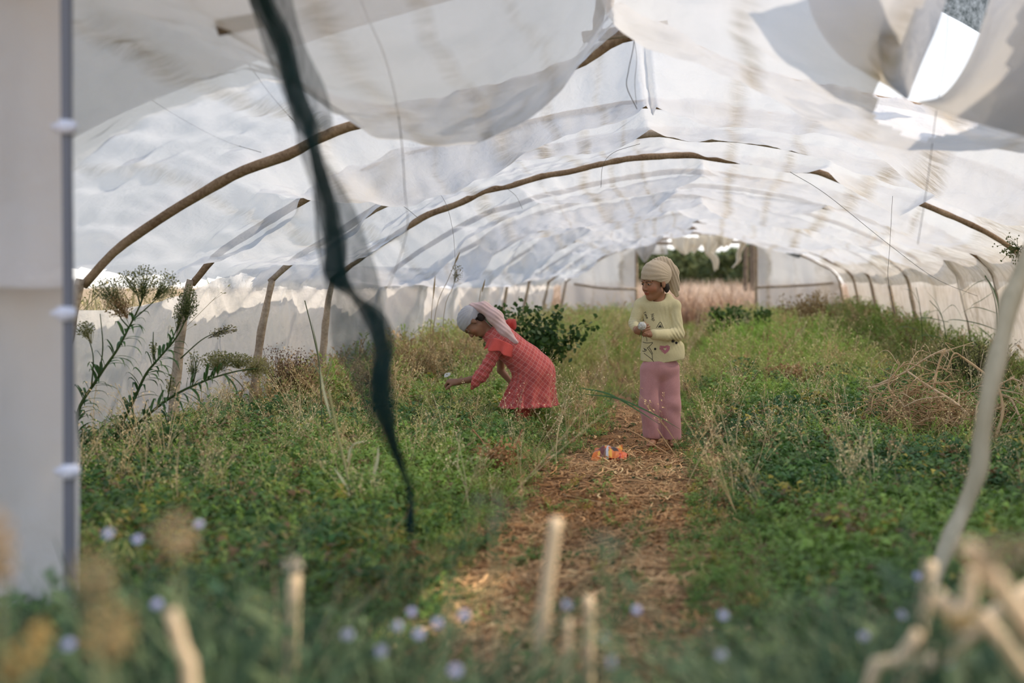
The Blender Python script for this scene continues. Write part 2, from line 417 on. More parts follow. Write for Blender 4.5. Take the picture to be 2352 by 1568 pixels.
# wooden arches: two posts and a bent pole each
def arch(i, Yk):
    r = np.random.default_rng(200 + i)
    w = ['nearest the entrance, mostly above the frame', 'second from the entrance, bending past the tall flowering weeds', 'third from the entrance, its left post beside the weeds',
         'fourth from the entrance, brown post left of the netting', 'fifth from the entrance, crossing the roof beyond the netting', 'sixth from the entrance',
         'seventh from the entrance', 'eighth from the entrance, its right post curving down the cloth', 'ninth from the entrance', 'tenth from the entrance',
         'eleventh from the entrance', 'twelfth from the entrance, one bay before the end wall', 'last of all, standing against the end wall']
    t = empty('wooden_arch', (-.3, Yk, 0), 'wooden pole arch ' + w[i], 'arch', 'wooden arches carrying the cloth cover')
    def pts(a, b, off, n):
        k = np.linspace(a, b, n).astype(int)
        P = PP[k] - N2[k] * off
        P = np.c_[P[:, 0], np.full(n, Yk), P[:, 1] + lift(P[:, 0], Yk)]
        P[:, 1] += .025 * np.sin(np.linspace(0, 7, n) + i)
        P += r.normal(size=P.shape) * .008
        return P
    jl = np.argmax(PP[:, 1] > 1.0); jr = len(PP) - np.argmax(PP[::-1, 1] > 1.12)
    m = MB(); m.tube(pts(jl + 1, jr - 1, .035, 26), [.020, .027, .024, .028, .024, .026, .019], 10, n=90, wob=.10)
    m.obj('bent_pole', M['wood'] if i % 3 else M['wood_grey'], t)
    lean = r.uniform(-.04, .06)
    top = PP[jl] - N2[jl] * .03
    m = MB(); m.tube([(-3.30 - lean, Yk, -.05), (-3.27 - lean * .6, Yk + .02, .5), (-3.215, Yk - .01, top[1] - .13), (top[0] + .03, Yk, top[1] + .03)], [.032, .03, .028, .020], 10, n=30, wob=.12)
    m.obj('post', M['wood_grey'], t)
    top = PP[jr] - N2[jr] * .03
    m = MB(); m.tube([(2.86 - lean * .5, Yk, -.05), (2.80, Yk + .02, .5), (top[0] + .015, Yk, top[1] - .1), (top[0] - .05, Yk, top[1] + .04)], [.032, .03, .03, .02], 10, n=30, wob=.12)
    m.obj('post', M['wood_grey'], t)
    return t
for i, y in enumerate(AY): arch(i, y)

# ridge boards nailed above the second arch
def plank(name, a, b, w, h, mat, label, cat='board'):
    m = MB(); a = np.array(a); b = np.array(b)
    t = nrm(b - a); s = nrm(np.cross(t, [0, 0, 1.0] if abs(t[2]) < .9 else [0, 1., 0])); u = np.cross(s, t)
    v = []
    for k in np.linspace(0, 1, 6):
        c = a + (b - a) * k + s * .004 * math.sin(k * 9)
        for (x, y) in ((-.5, -.42), (-.42, -.5), (.42, -.5), (.5, -.42), (.5, .42), (.42, .5), (-.42, .5), (-.5, .42)): v.append(c + s * w * x + u * h * y)
    f = [(i * 8 + j, i * 8 + (j + 1) % 8, i * 8 + 8 + (j + 1) % 8, i * 8 + 8 + j) for i in range(5) for j in range(8)] + [tuple(range(7, -1, -1)), tuple(range(40, 48))]
    m.add(v, f)
    return tag(m.obj(name, mat, smooth=False), label, cat)
plank('ridge_board', W(1372, 76, 5.5), W(1386, -60, 4.9), .045, .035, M['wood'], 'dark wooden ridge board rising from the second arch toward the entrance')
plank('ridge_board', W(1402, 32, 5.6), W(1402, -60, 5.0), .035, .03, M['wood_orange_lit'], 'orange lit wooden ridge board just right of the dark one')
plank('cross_board', W(1338, 86, 5.5), W(1535, 60, 5.5), .04, .05, M['wood_grey'], 'grey wooden cross board under the ridge, nearest the top of the roof', 'board')
plank('broken_board', W(500, 64, 3.42), W(600, 46, 3.5), .03, .045, M['bark'], 'dark broken board end poking out of the roof cloth left of the netting', 'board')

# ---------------------------------------------------------- loose sheets shaped from control rows
def sheet(name, rows, mat, nu=70, nv=70, noise=.012, seed=0, parent=None):
    R = [cr([W(*p) if len(p) == 3 else p for p in r], nu) for r in rows]
    cols = np.stack([cr([R[k][j] for k in range(len(R))], nv) for j in range(nu)], 1)   # nv,nu,3
    cols = cols + (noise * sn(cols, 9, seed)[..., None] + noise * .5 * sn(cols * np.array([4, 4, 1.]), 9, seed + 1)[..., None]) * np.array([.3, 1, .5])
    return grid_obj(name, cols[..., 0], cols[..., 1], cols[..., 2], mat, None, parent)
tag(sheet('hanging_cloth', [[(1838, -90, 3.7), (1950, -90, 3.4), (2080, -90, 3.3), (2200, -90, 3.5)],
       [(1872, 50, 3.8), (1960, 70, 3.5), (2060, 70, 3.4), (2158, 50, 3.6)],
       [(1945, 140, 3.9), (2000, 165, 3.6), (2060, 175, 3.5), (2122, 135, 3.65)],
       [(2058, 212, 3.9), (2070, 222, 3.7), (2085, 228, 3.65), (2096, 200, 3.7)]], M['cloth_old'], seed=5),
    'grey slack cloth pocket hanging left of the gap in the roof', 'cloth')
tag(sheet('hanging_cloth', [[(2300, -90, 3.3), (2380, -90, 3.1), (2560, -90, 3.0)],
       [(2236, 110, 3.45), (2310, 100, 3.2), (2560, 110, 3.1)],
       [(2172, 212, 3.6), (2260, 215, 3.35), (2560, 240, 3.2)],
       [(2104, 234, 3.7), (2240, 282, 3.5), (2560, 370, 3.3)]], M['cloth_old'], noise=.008, seed=8),
    'grey stained cloth hanging right of the gap in the roof', 'cloth')
tag(sheet('shade_net', [[(2150, -200, 5.0), (2330, -180, 5.0)], [(2150, -60, 5.4), (2300, -40, 5.4)], [(2150, 20, 5.6), (2270, 88, 5.6)]], M['net_dark'], 30, 30, seed=9),
    'dark green netting seen through the gap in the roof', 'netting')
# left front panel beside the entrance
tag(sheet('front_cloth', [[(-330, -120, 2.86), (-90, -120, 2.82), (60, -120, 2.86), (152, -120, 2.83)],
       [(-330, 300, 2.90), (-90, 300, 2.80), (60, 300, 2.86), (150, 300, 2.83)],
       [(-330, 668, 2.86), (-90, 664, 2.78), (60, 666, 2.83), (150, 660, 2.82)]], M['cloth_panel'], noise=.010, seed=12),
    'upper white cloth panel on the left of the entrance pole', 'cloth')
tag(sheet('front_cloth', [[(-330, 640, 2.95), (-90, 640, 2.92), (60, 640, 2.94), (176, 640, 2.93)],
       [(-330, 1050, 2.90), (-90, 1050, 2.86), (60, 1050, 2.94), (180, 1050, 2.93)],
       [(-330, 1540, 2.86), (-90, 1540, 2.86), (60, 1540, 2.9), (182, 1540, 2.92)]], M['cloth_panel'], noise=.010, seed=13),
    'lower white cloth panel on the left of the entrance pole, hanging to the ground', 'cloth')
pole = empty('entrance_pole', W(158, 1568, 2.8), 'dark upright pipe with white clips at the left of the entrance', 'pole')
m = MB(); m.tube([W(152, -120, 2.78), W(154, 300, 2.78), W(158, 800, 2.78), (W(160, 1590, 2.78))], [.014, .012, .013, .014], 12, n=30)
n = NT('galvanised_pipe'); n.done(n.bsdf((.13, .14, .17), .45, .5)); M['pipe'] = n.m
m.obj('pipe', M['pipe'], pole)
n = NT('white_plastic_clip'); n.done(n.bsdf((.62, .64, .72), .4, .5)); M['clip'] = n.m
for (px, py) in ((152, 292), (150, 720), (158, 1082)):
    c = W(px, py, 2.775)
    m = MB(); m.tube([c + [0, 0, -.017], c + [0, 0, -.015], c + [0, 0, .015], c + [0, 0, .017]], [.015, .019, .019, .015], 14)
    m.box(c + [.016, -.004, 0], (.022, .012, .024)); m.box(c + [-.02, 0, 0], (.02, .02, .014))
    m.obj('clip', M['clip'], pole)

# ---------------------------------------------------------- end wall
PPe = PP[(PP[:, 1] > -1)]
def endpanel(name, x0, x1, zb, label, ztop=None):
    xs = np.linspace(x0, x1, 60)
    up = PP[(PP[:, 1] > 1.05)]
    zt = np.interp(xs, up[:, 0], up[:, 1]) - .05
    zt = np.where(xs < up[0, 0], 1.1, zt)
    if ztop is not None: zt = np.minimum(zt, ztop)
    v = np.linspace(0, 1, 50)
    X = np.broadcast_to(xs[None, :], (50, 60)); Z = zb + v[:, None] * (zt - zb)[None, :]
    p = np.stack([X, X * 0 + YF, Z], -1)
    Yw = YF + .05 + .03 * sn(p, 4, 41) + .02 * sn(p * [3, 1, 1], 5, 42)
    struct(grid_obj(name, X, Yw, Z, M['cloth_wall']), label)
endpanel('wall_back', -3.3, -1.66, 0, 'white end wall cloth left of the far opening')
endpanel('wall_back_right', .92, 2.75, 0, 'white end wall cloth right of the far opening')
endpanel('wall_back_top', -1.66, -1.0, 1.62, 'scrap of end wall cloth above the far opening')
def pole1(name, pts, r, label, mat='wood_grey', cat='pole', n=20):
    m = MB(); m.tube(pts, r, 8, n=n, wob=.1); return tag(m.obj(name, M[mat]), label, cat)
for px, lb in ((1462, 'left upright of the far opening, edge of the white end cloth'), (1737, 'right upright of the far opening, edge of the white end cloth')):
    pole1('door_post', [W(px, 790, YF), W(px, 572, YF)], .03, lb)
pole1('cross_rail', [W(1318, 652, YF - .08), W(1390, 662, YF - .08), W(1464, 664, YF - .08)], .025, 'thin wooden rail across the left end wall cloth')
pole1('cross_rail', [W(1740, 660, YF - .08), W(1850, 655, YF - .08), W(1915, 650, YF - .08)], .025, 'thin wooden rail across the right end wall cloth')
pole1('lintel_pole', [W(1505, 558, YF - .1), W(1600, 560, YF - .1), W(1700, 556, YF - .1), W(1790, 566, YF - .1)], .028, 'wooden pole across the top of the far opening')
tag(sheet('dark_tarp', [[(1712, 540, 23.6), (1770, 546, 23.6), (1838, 580, 23.6)], [(1716, 552, 23.5), (1770, 566, 23.5), (1836, 592, 23.5)], [(1720, 562, 23.6), (1775, 572, 23.6), (1815, 586, 23.6)]], M['net_dark'], 30, 20, seed=15),
    'dark tarp strip rolled under the roof above the far opening', 'tarp')
M['rag'] = cloth_mat('ragged_cloth', (.85, .80, .68), .5, .4, 0)
def rag(pts, w, seed, label):
    r = np.random.default_rng(seed); rows = []
    for k, (px, py) in enumerate(pts):
        ww = w[k]; rows.append([(px - ww, py, YF - .25), (px - ww * .3, py + 2, YF - .45), (px + ww * .35, py - 2, YF - .2), (px + ww, py + 1, YF - .4)])
    return tag(sheet('torn_rag', rows, M['rag'], 24, 40, .05, seed), label, 'rag')
rag([(1632, 540), (1636, 560), (1630, 580), (1640, 600), (1643, 622)], [30, 24, 11, 10, 4], 61, 'torn white rag hanging in the middle of the far opening')
rag([(1705, 540), (1706, 560), (1698, 580), (1697, 598), (1684, 612)], [14, 8, 6, 5, 2], 62, 'narrow torn white rag hanging right of the widest rag in the far opening')
rag([(1668, 540), (1666, 552), (1668, 564)], [24, 17, 6], 63, 'short torn scrap between the two long rags')
rag([(1580, 545), (1578, 560), (1582, 580)], [40, 34, 14], 64, 'broad torn scrap at the upper left of the far opening')
tag(sheet('loose_flap', [[(1452, 566, YF - .1), (1480, 562, YF - .3), (1508, 560, YF - .2)], [(1462, 580, YF - .1), (1482, 580, YF - .4), (1500, 578, YF - .2)], [(1476, 598, YF - .2), (1482, 602, YF - .3), (1486, 598, YF - .2)]], M['cloth_old'], 20, 20, .02, 66),
    'grey cloth flap hanging at the upper left corner of the far opening', 'cloth')
# ============================================================ people: bodies from one blended field each
class Vox:
    def __init__(s, lo, hi, h):
        s.lo = np.array(lo, float); s.h = h
        s.n = np.ceil((np.array(hi) - s.lo) / h).astype(int) + 1
        s.d = np.full(s.n, 1.0, np.float32)
    def sub(s, lo, hi):
        a = np.clip(np.floor((np.array(lo) - s.lo) / s.h).astype(int), 0, s.n); b = np.clip(np.ceil((np.array(hi) - s.lo) / s.h).astype(int) + 1, 0, s.n)
        sl = tuple(slice(x, y) for x, y in zip(a, b))
        ax = [s.lo[i] + s.h * np.arange(a[i], b[i]) for i in range(3)]
        return sl, np.stack(np.meshgrid(*ax, indexing='ij'), -1).astype(np.float32)
    def put(s, sl, f, k, op='u'):
        d = s.d[sl]
        if op == 'u':
            if k > 0:
                h = np.clip(k - np.abs(d - f), 0, None) / k; s.d[sl] = np.minimum(d, f) - h * h * k * .25
            else: s.d[sl] = np.minimum(d, f)
        elif op == 's':
            f = -f
            if k > 0:
                h = np.clip(k - np.abs(d - f), 0, None) / k; s.d[sl] = np.maximum(d, f) + h * h * k * .25
            else: s.d[sl] = np.maximum(d, f)
    def cone(s, a, b, ra, rb, k=.02, op='u', flat=(1, 1, 1), Rm=None):
        """blend in a tapered limb; flat scales the thickness along the axes of Rm (rows)"""
        a = np.array(a, float); b = np.array(b, float); R = max(ra, rb) * max(flat) + k + .03
        sl, p = s.sub(np.minimum(a, b) - R, np.maximum(a, b) + R)
        if p.size == 0: return s
        q = p - a; ab = b - a
        if Rm is not None: q = q @ np.array(Rm).T; ab = np.array(Rm) @ ab
        fl = np.array(flat, float); q = q / fl; ab = ab / fl
        L = ab @ ab
        t = np.clip((q @ ab) / (L + 1e-12), 0, 1)
        f = np.linalg.norm(q - t[..., None] * ab, axis=-1) - (ra + (rb - ra) * t)
        s.put(sl, (f * min(1, fl.min())).astype(np.float32), k, op); return s
    def ell(s, c, r, k=.02, op='u', Rm=None):
        c = np.array(c, float); r = np.array(r, float); m = r.max() + k + .03
        sl, p = s.sub(c - m, c + m)
        if p.size == 0: return s
        q = p - c
        if Rm is not None: q = q @ np.array(Rm).T
        l = np.linalg.norm(q / r, axis=-1); l2 = np.linalg.norm(q / (r * r), axis=-1) + 1e-9
        s.put(sl, (l * (l - 1) / l2).astype(np.float32), k, op); return s
    def plane(s, c, nn, keep_below=True):
        """cut away everything on the nn side of c"""
        ax = [s.lo[i] + s.h * np.arange(s.n[i]) for i in range(3)]
        nn = nrm(nn); c = np.array(c)
        f = ((ax[0] - c[0]) * nn[0])[:, None, None] + ((ax[1] - c[1]) * nn[1])[None, :, None] + ((ax[2] - c[2]) * nn[2])[None, None, :]
        s.d = np.maximum(s.d, f.astype(np.float32)); return s
    def disp(s, fn, band=.03):
        idx = np.nonzero(np.abs(s.d) < band)
        p = s.lo + s.h * np.stack(idx, 1); s.d[idx] += fn(p).astype(np.float32); return s
    def mesh(s):
        d = s.d; I = (d < 0).astype(np.int8)
        n = s.n - 1
        cs = [(i, j, k) for i in (0, 1) for j in (0, 1) for k in (0, 1)]
        tot = sum(I[i:n[0] + i, j:n[1] + j, k:n[2] + k] for i, j, k in cs)
        act = (tot > 0) & (tot < 8)
        ci = np.stack(np.nonzero(act), 1)
        V = np.zeros((len(ci), 3)); cnt = np.zeros(len(ci))
        val = {c: d[ci[:, 0] + c[0], ci[:, 1] + c[1], ci[:, 2] + c[2]].astype(float) for c in cs}
        for a in cs:
            for ax in range(3):
                if a[ax] == 0:
                    b = list(a); b[ax] = 1; b = tuple(b)
                    va, vb = val[a], val[b]; m = (va < 0) != (vb < 0)
                    t = np.where(m, va / (va - vb + 1e-20), 0)
                    P = np.tile(np.array(a, float), (len(ci), 1)); P[:, ax] = t
                    V[m] += P[m]; cnt[m] += 1
        V = (V / cnt[:, None] + ci) * s.h + s.lo
        idx = -np.ones(tuple(n), np.int64); idx[tuple(ci.T)] = np.arange(len(ci))
        Q = []
        for ax in range(3):
            sh = [0, 0, 0]; sh[ax] = 1
            A = I[:d.shape[0] - sh[0], :d.shape[1] - sh[1], :d.shape[2] - sh[2]]; B = I[sh[0]:, sh[1]:, sh[2]:]
            e = np.stack(np.nonzero(A != B), 1)
            u, v = [x for x in range(3) if x != ax]
            e = e[(e[:, u] > 0) & (e[:, v] > 0) & (e[:, u] < n[u]) & (e[:, v] < n[v])]
            def g(du, dv):
                w = e.copy(); w[:, u] -= du; w[:, v] -= dv; return idx[tuple(w.T)]
            q = np.stack([g(0, 0), g(1, 0), g(1, 1), g(0, 1)], 1)
            flip = (I[tuple(e.T)] == 1) ^ (ax == 1)
            q[flip] = q[flip][:, ::-1]
            Q.append(q)
        q = np.vstack(Q); q = q[(q >= 0).all(1)]
        # a light smoothing pass
        return V, q
def smooth_mesh(V, q, it=2, lam=.5):
    for _ in range(it):
        A = np.zeros_like(V); c = np.zeros(len(V))
        for a, b in ((0, 1), (1, 2), (2, 3), (3, 0)):
            np.add.at(A, q[:, a], V[q[:, b]]); np.add.at(A, q[:, b], V[q[:, a]]); np.add.at(c, q[:, a], 1); np.add.at(c, q[:, b], 1)
        V = V * (1 - lam) + lam * A / np.maximum(c, 1)[:, None]
    return V
def vobj(vx, name, mat, parent=None, colf=None, it=2, origin=None):
    V, q = vx.mesh(); V = smooth_mesh(V, q, it)
    col = colf(V) if colf else np.ones_like(V)
    return raw(name, V, q, mat, parent, True, np.broadcast_to(col, V.shape), origin=origin), V

def head(vx, c, f, u, sc=1.0):
    """head with face blended into vx. c = centre between the ears, f = forward, u = up. returns local->world"""
    f = nrm(f); u = nrm(u - f * np.dot(u, f)); r = np.cross(f, u)
    Rm = np.array([r, f, u])
    L = lambda x, y, z: np.array(c) + (np.array([x, y, z]) * sc) @ Rm
    E = lambda p, rad, k=.012, op='u': vx.ell(L(*p), np.array(rad) * sc, k, op, Rm)
    K = lambda a, b, ra, rb, k=.008, op='u', fl=(1, 1, 1): vx.cone(L(*a), L(*b), ra * sc, rb * sc, k, op, fl, Rm)
    E((0, -.012, .030), (.070, .086, .074), .02)
    E((0, .026, -.030), (.055, .058, .070), .02)
    E((0, .050, -.084), (.022, .022, .018), .03)
    K((-.046, .0, -.06), (0, .052, -.088), .014, .014, .025); K((.046, .0, -.06), (0, .052, -.088), .014, .014, .025)
    for s in (-1, 1):
        E((s * .032, .052, -.032), (.024, .022, .024), .02)
        E((s * .029, .090, .003), (.016, .012, .010), .012, 's')
        E((s * .029, .069, .001), (.0135, .0135, .012), .004)
        K((s * .046, .068, .018), (s * .012, .083, .019), .006, .006, .010)
        E((s * .072, -.008, -.012), (.007, .017, .027), .006)
        E((s * .010, .090, -.032), (.009, .009, .007), .008)
    K((0, .078, .006), (0, .098, -.026), .006, .0095, .010)
    E((0, .082, -.054), (.020, .009, .0055), .006); E((0, .080, -.064), (.017, .009, .006), .006)
    E((0, .095, -.059), (.020, .006, .0016), .003, 's')
    return L, Rm
def face_col(V, L0, Rm, sc, skin, base):
    """skin colour with eyes, brows, lips; V world"""
    q = (V - L0) @ Rm.T / sc
    c = np.tile(np.array(skin, float), (len(V), 1))
    c *= (1 + .10 * sn(V, 60, 4))[:, None]
    head_m = (np.abs(q[:, 0]) < .09) & (np.abs(q[:, 1]) < .12) & (np.abs(q[:, 2]) < .12)
    front = head_m & (q[:, 1] > .045)
    ck = front & (q[:, 2] < -.015) & (q[:, 2] > -.055) & (np.abs(q[:, 0]) > .015)
    c[ck] = c[ck] * np.array([1.12, .95, .92])
    for s in (-1, 1):
        e = np.sqrt(((q[:, 0] - s * .029) / .0135) ** 2 + ((q[:, 2] - .0) / .0045) ** 2)
        m = front & (e < 1); c[m] = (.30, .25, .22)
        m = front & (e < 1) & (np.hypot(q[:, 0] - s * .029, q[:, 2]) < .0065); c[m] = (.02, .012, .008)
        m = front & (e >= 1) & (e < 1.25) & (q[:, 2] > 0); c[m] = (.035, .02, .015)
        bx = np.abs(q[:, 0] - s * .030)
        m = front & (bx < .017) & (np.abs(q[:, 2] - .021 + bx * .2) < .0022); c[m] = (.035, .022, .015)
        m = front & (np.hypot(q[:, 0] - s * .005, q[:, 2] + .0375) < .003); c[m] *= .35
    m = front & (np.abs(q[:, 0]) < .021) & (np.abs(q[:, 2] + .059) < .010 * np.sqrt(np.clip(1 - (q[:, 0] / .021) ** 2, 0, 1))); c[m] = c[m] * np.array([1.0, .58, .56])
    m = head_m & (q[:, 1] < .005) & (q[:, 2] > -.03) & (np.abs(q[:, 0]) < .068); c[m] = (.022, .014, .010)     # hairline under the wrap
    return c
def hand(vx, wrist, d, pn, side, curl=.6, sc=.72, spread=.16, thumb=.6):
    """hand on vx: d = direction wrist->fingers, pn = palm normal (the side fingers curl to), side=+1/-1 picks thumb side"""
    d = nrm(d); pn = nrm(pn - d * np.dot(pn, d)); s = np.cross(d, pn) * side
    w = np.array(wrist)
    P = lambda a, b, c: w + (d * a + s * b + pn * c) * sc
    Rm = np.array([d, s, pn])
    vx.cone(P(.0, 0, 0), P(.03, 0, 0), .021 * sc, .026 * sc, .015)
    for b in (-.026, -.009, .009, .026):
        vx.cone(P(.02, b * .7, 0), P(.082, b, 0), .014 * sc, .0125 * sc, .012)
    vx.cone(P(.02, .024, .006), P(.05, .034, .012), .016 * sc, .012 * sc, .012)
    for i, (b, Lf) in enumerate(zip((.029, .010, -.009, -.027), (.070, .078, .073, .058))):
        p = P(.084, b, 0); ang = 0; segs = (.44, .31, .25); q = p
        for j, g in enumerate(segs):
            ang += curl * (1.15 if j < 2 else .8) * (1 + .08 * i)
            dirv = d * math.cos(ang) + pn * math.sin(ang) + s * (b / .03 * spread * .3)
            nq = q + nrm(dirv) * Lf * g * sc
            vx.cone(q, nq, (.0092 - .0008 * j) * sc * 1.12, (.0086 - .0009 * j) * sc * 1.12, .0015 if j else .004); q = nq
    q = P(.045, .036, .012)
    for j, (g, a) in enumerate(((.034, .3), (.028, .6))):
        dirv = d * math.cos(a * thumb + .5) + s * math.sin(.75 - j * .35) + pn * math.sin(a * thumb * 2)
        nq = q + nrm(dirv) * g * sc; vx.cone(q, nq, .0115 * sc, .0098 * sc, .005); q = nq

def weave(name, a, b, sc=500):
    n = NT(name); f = n.noise(sc * .35, n.obco(), 2); f2 = n.noise(9, n.obco(), 4)
    c = n.mix(f, a, b); c = n.mix(n.ramp(f2, [(.35, 0.), (.7, .35)]), c, tuple(x * .8 for x in a))
    return n.done(n.ms(.12, n.bsdf(n.mix(1., c, n.attr(), 'MULTIPLY'), .9, .1, n.bump(f, .25, .003), .2), n.trans(c)))
M['yellow'] = weave('pale_yellow_knit', (.66, .59, .33), (.82, .75, .47))
M['pink'] = weave('dusty_pink_cotton', (.50, .24, .25), (.68, .38, .38))
M['beige'] = weave('beige_scarf_cotton', (.52, .42, .30), (.68, .57, .42))
M['greywrap'] = weave('pale_grey_cotton', (.44, .44, .47), (.58, .58, .62))
n = NT('skin'); n.done(n.bsdf(n.attr(), .55, .35)); M['skin'] = n.m

# ------------------------------------------------ standing child in the yellow shirt
YA = 7.06
def G(px, py, dy=0.): return W(px, py, YA + dy)
SK = (.33, .165, .095)
fA = nrm(np.array([-.70, -.68, -.20])); uA = nrm(np.array([-.06, -.10, 1.]))
hcA = G(1504, 647, -.02)
vx = Vox(G(1430, 575, .3) + [0, -.75, 0], G(1590, 1035, 0) + [0, .22, 0], .003) if False else Vox([-.62, YA - .36, -.03], [-.12, YA + .2, 1.20], .003)
LA, RA = head(vx, hcA, fA, uA, .97)
neckA = G(1514, 690, .015)
vx.cone(LA(0, -.02, -.05), neckA, .036, .040, .02)
vx.ell(G(1510, 722, .015), (.078, .044, .10), .03); vx.cone(G(1480, 703, .014), G(1542, 705, .014), .020, .020, .03)
vx.cone(G(1511, 750, .01), G(1514, 840, .01), .070, .082, .03, flat=(1, .62, 1))
# legs and feet
for hx, kx, ax, dy in ((1493, 1494, 1503, -.02), (1537, 1539, 1543, .02)):
    vx.cone(G(hx, 850, dy), G(kx, 925, dy - .02), .055, .040, .03); vx.cone(G(kx, 925, dy - .02), G(ax, 1005, dy), .040, .026, .02)
    s_ = -1 if hx < 1510 else 1
    foot = G(ax, 1009, dy); vx.cone(foot + [0, .02, -.005], foot + [s_ * .012, -.075, -.014], .022, .022, .015); vx.cone(foot + [s_ * .012, -.075, -.016], foot + [s_ * .02, -.12, -.018], .021, .013, .012)
    for j in range(5):
        b = foot + [s_ * .02 - .018 + .009 * j, -.118, -.016]; vx.cone(b, b + [0, -.022, -.002], .006, .0055, .004)
# arms
elL = G(1455, 744, -.03); elR = G(1556, 764, -.02)
wrL = G(1463, 760, -.17); wrR = G(1499, 768, -.17)
vx.cone(G(1474, 706, .012), elL + [0, .004, 0], .022, .019, .015); vx.cone(elL, wrL, .020, .0165, .01)
vx.cone(G(1546, 708, .012), elR, .022, .019, .015); vx.cone(elR, wrR, .020, .0165, .01)
hand(vx, wrL, np.array([.40, -.75, .28]), np.array([.8, .35, .25]), -1, .52, .74, thumb=.4)
hand(vx, wrR, np.array([-.90, -.35, .12]), np.array([-.1, -.45, .95]), 1, .62, .74, thumb=.5)
V, q = vx.mesh(); V = smooth_mesh(V, q, 1)
col = face_col(V, np.array(hcA), RA, .97, SK, None)
ql = (V - hcA) @ RA.T
pa = raw('person', V, q, M['skin'], None, True, col, origin=G(1520, 1020) * [1, 1, 0])
tag(pa, 'standing child in yellow shirt, pink trousers and beige head scarf, holding white flowers', 'person', None)
# shirt
sh = Vox([-.62, YA - .28, .42], [-.10, YA + .2, 1.0], .0035)
sh.cone(G(1509, 716, .01), G(1518, 812, .005), .092, .121, .03, flat=(1, .64, 1)); sh.cone(G(1518, 812, .005), G(1518, 850, .005), .124, .128, .02, flat=(1, .64, 1))
sh.cone(G(1470, 700, .012), G(1550, 702, .012), .040, .040, .05); sh.cone(G(1492, 684, .02), G(1534, 684, .02), .028, .028, .03)
sh.cone(G(1470, 704, .01), G(1457, 742, -.02), .040, .035, .008); sh.cone(G(1457, 742, -.02), G(1460, 753, -.105), .037, .029, .012)
sh.cone(G(1549, 706, .01), elR + [.004, 0, -.006], .041, .038, .008); sh.cone(elR + [.004, 0, -.006], G(1524, 769, -.12), .041, .035, .010); sh.cone(G(1524, 769, -.12), G(1503, 768, -.165), .035, .033, .01)
sh.cone(G(1560, 795, .0), G(1558, 815, .0), .02, .02, .05)
nA = neckA
sh.ell(G(1509, 676, -.035), (.058, .075, .048), .006, 's'); sh.ell(G(1512, 668, .0), (.050, .06, .05), .006, 's')
def wrA(p):
    z = p[:, 2]; d = .0030 * sn(p * [1.6, 1, 1.1], 16, 71) + .0012 * sn(p, 45, 72)
    e = np.exp(-np.sum((p - (elR + [0, -.04, 0])) ** 2, 1) / .0045); d += e * .0030 * np.sin(p[:, 0] * 300 + p[:, 2] * 150 + 3 * sn(p, 14, 73))
    e = np.exp(-np.sum((p - G(1462, 748, -.05)) ** 2, 1) / .003); d += e * .0025 * np.sin(p[:, 2] * 330 + p[:, 1] * 100 + 3 * sn(p, 14, 74))
    e = np.exp(-np.sum((p - G(1538, 728, -.06)) ** 2, 1) / .003); d += e * .003 * np.sin(p[:, 0] * 200 + p[:, 2] * 60 + 3 * sn(p, 14, 77))
    return d
sh.disp(wrA)
hemc = G(1510, 829, -.06)
fx = lambda p: .49 - .0
sh.plane(G(1500, 831, -.02), (-.10, .05, -1)); sh.plane(G(1540, 829, -.02), (.14, .05, -1))
def shcol(V):
    c = np.ones_like(V)
    # ochre seams by the sleeves
    return c * (1 + .03 * sn(V, 30, 5))[:, None]
shirt, VS = vobj(sh, 'shirt', M['yellow'], pa, shcol, 2)
# trousers
tr = Vox([-.62, YA - .16, -.01], [-.12, YA + .18, .56], .004)
tr.ell(G(1515, 845, .01), (.116, .088, .085), .02)
for a, k, b, hm, dy in ((1492, 1491, 1497, 1010, -.02), (1537, 1538, 1542, 1016, .02)):
    tr.cone(G(a, 850, dy), G(k, 925, dy - .01), .061, .061, .02, flat=(1, 1.05, 1)); tr.cone(G(k, 925, dy - .01), G(b, hm - 14, dy), .061, .058, .02, flat=(1, 1.1, 1))
def wrT(p):
    d = .0055 * sn(p * [1.8, 1.8, .45], 14, 75) + .0018 * sn(p, 36, 76)
    return d + .004 * np.sin((p[:, 0] * .9 + p[:, 2] * .7) * 55) * np.exp(-((p[:, 2] - .2) / .06) ** 2)
tr.disp(wrT); tr.plane(G(1510, 1005, 0), (-.12, 0, -1))
vobj(tr, 'trousers', M['pink'], pa, lambda V: np.ones_like(V), 2)
# head wrap
wp = Vox(np.array(hcA) - .2, np.array(hcA) + .2, .003)
R = RA
wp.ell(LA(0, -.014, .040), np.array((.084, .100, .096)) * .97, .0, 'u', R)
wp.ell(LA(0, -.075, .045), (.06, .05, .06), .03, 'u', R)
wp.plane(LA(0, .08, .030), nrm(R.T @ np.array([0, .42, -1.0])))
def wrW(p):
    q = (p - hcA) @ R.T
    a = np.arctan2(q[:, 2] - .01, q[:, 1] + .11); return .0010 * np.sin(a * 34 + 3.0 * sn(p, 14, 7)) + .0012 * sn(p, 30, 8)
wp.plane(LA(.0, -.02, -.018), nrm(R.T @ np.array([0, .4, -1.0]))) if False else None
wp.disp(wrW)
wrapA, _ = vobj(wp, 'head_scarf', M['beige'], pa, None, 2)
tl = Vox(np.array(hcA) + [-.16, -.16, -.22], np.array(hcA) + [.28, .28, .2], .003)
fl = (1, .55, 1)
tl.cone(G(1506, 612, .03), G(1524, 611, .05), .052, .052, .02, flat=fl); tl.cone(G(1524, 611, .05), G(1540, 632, .07), .050, .046, .02, flat=fl); tl.cone(G(1541, 628, .07), G(1548, 655, .08), .050, .034, .03, flat=fl)
tl.cone(G(1548, 655, .08), G(1554, 676, .08), .034, .020, .02, flat=fl)
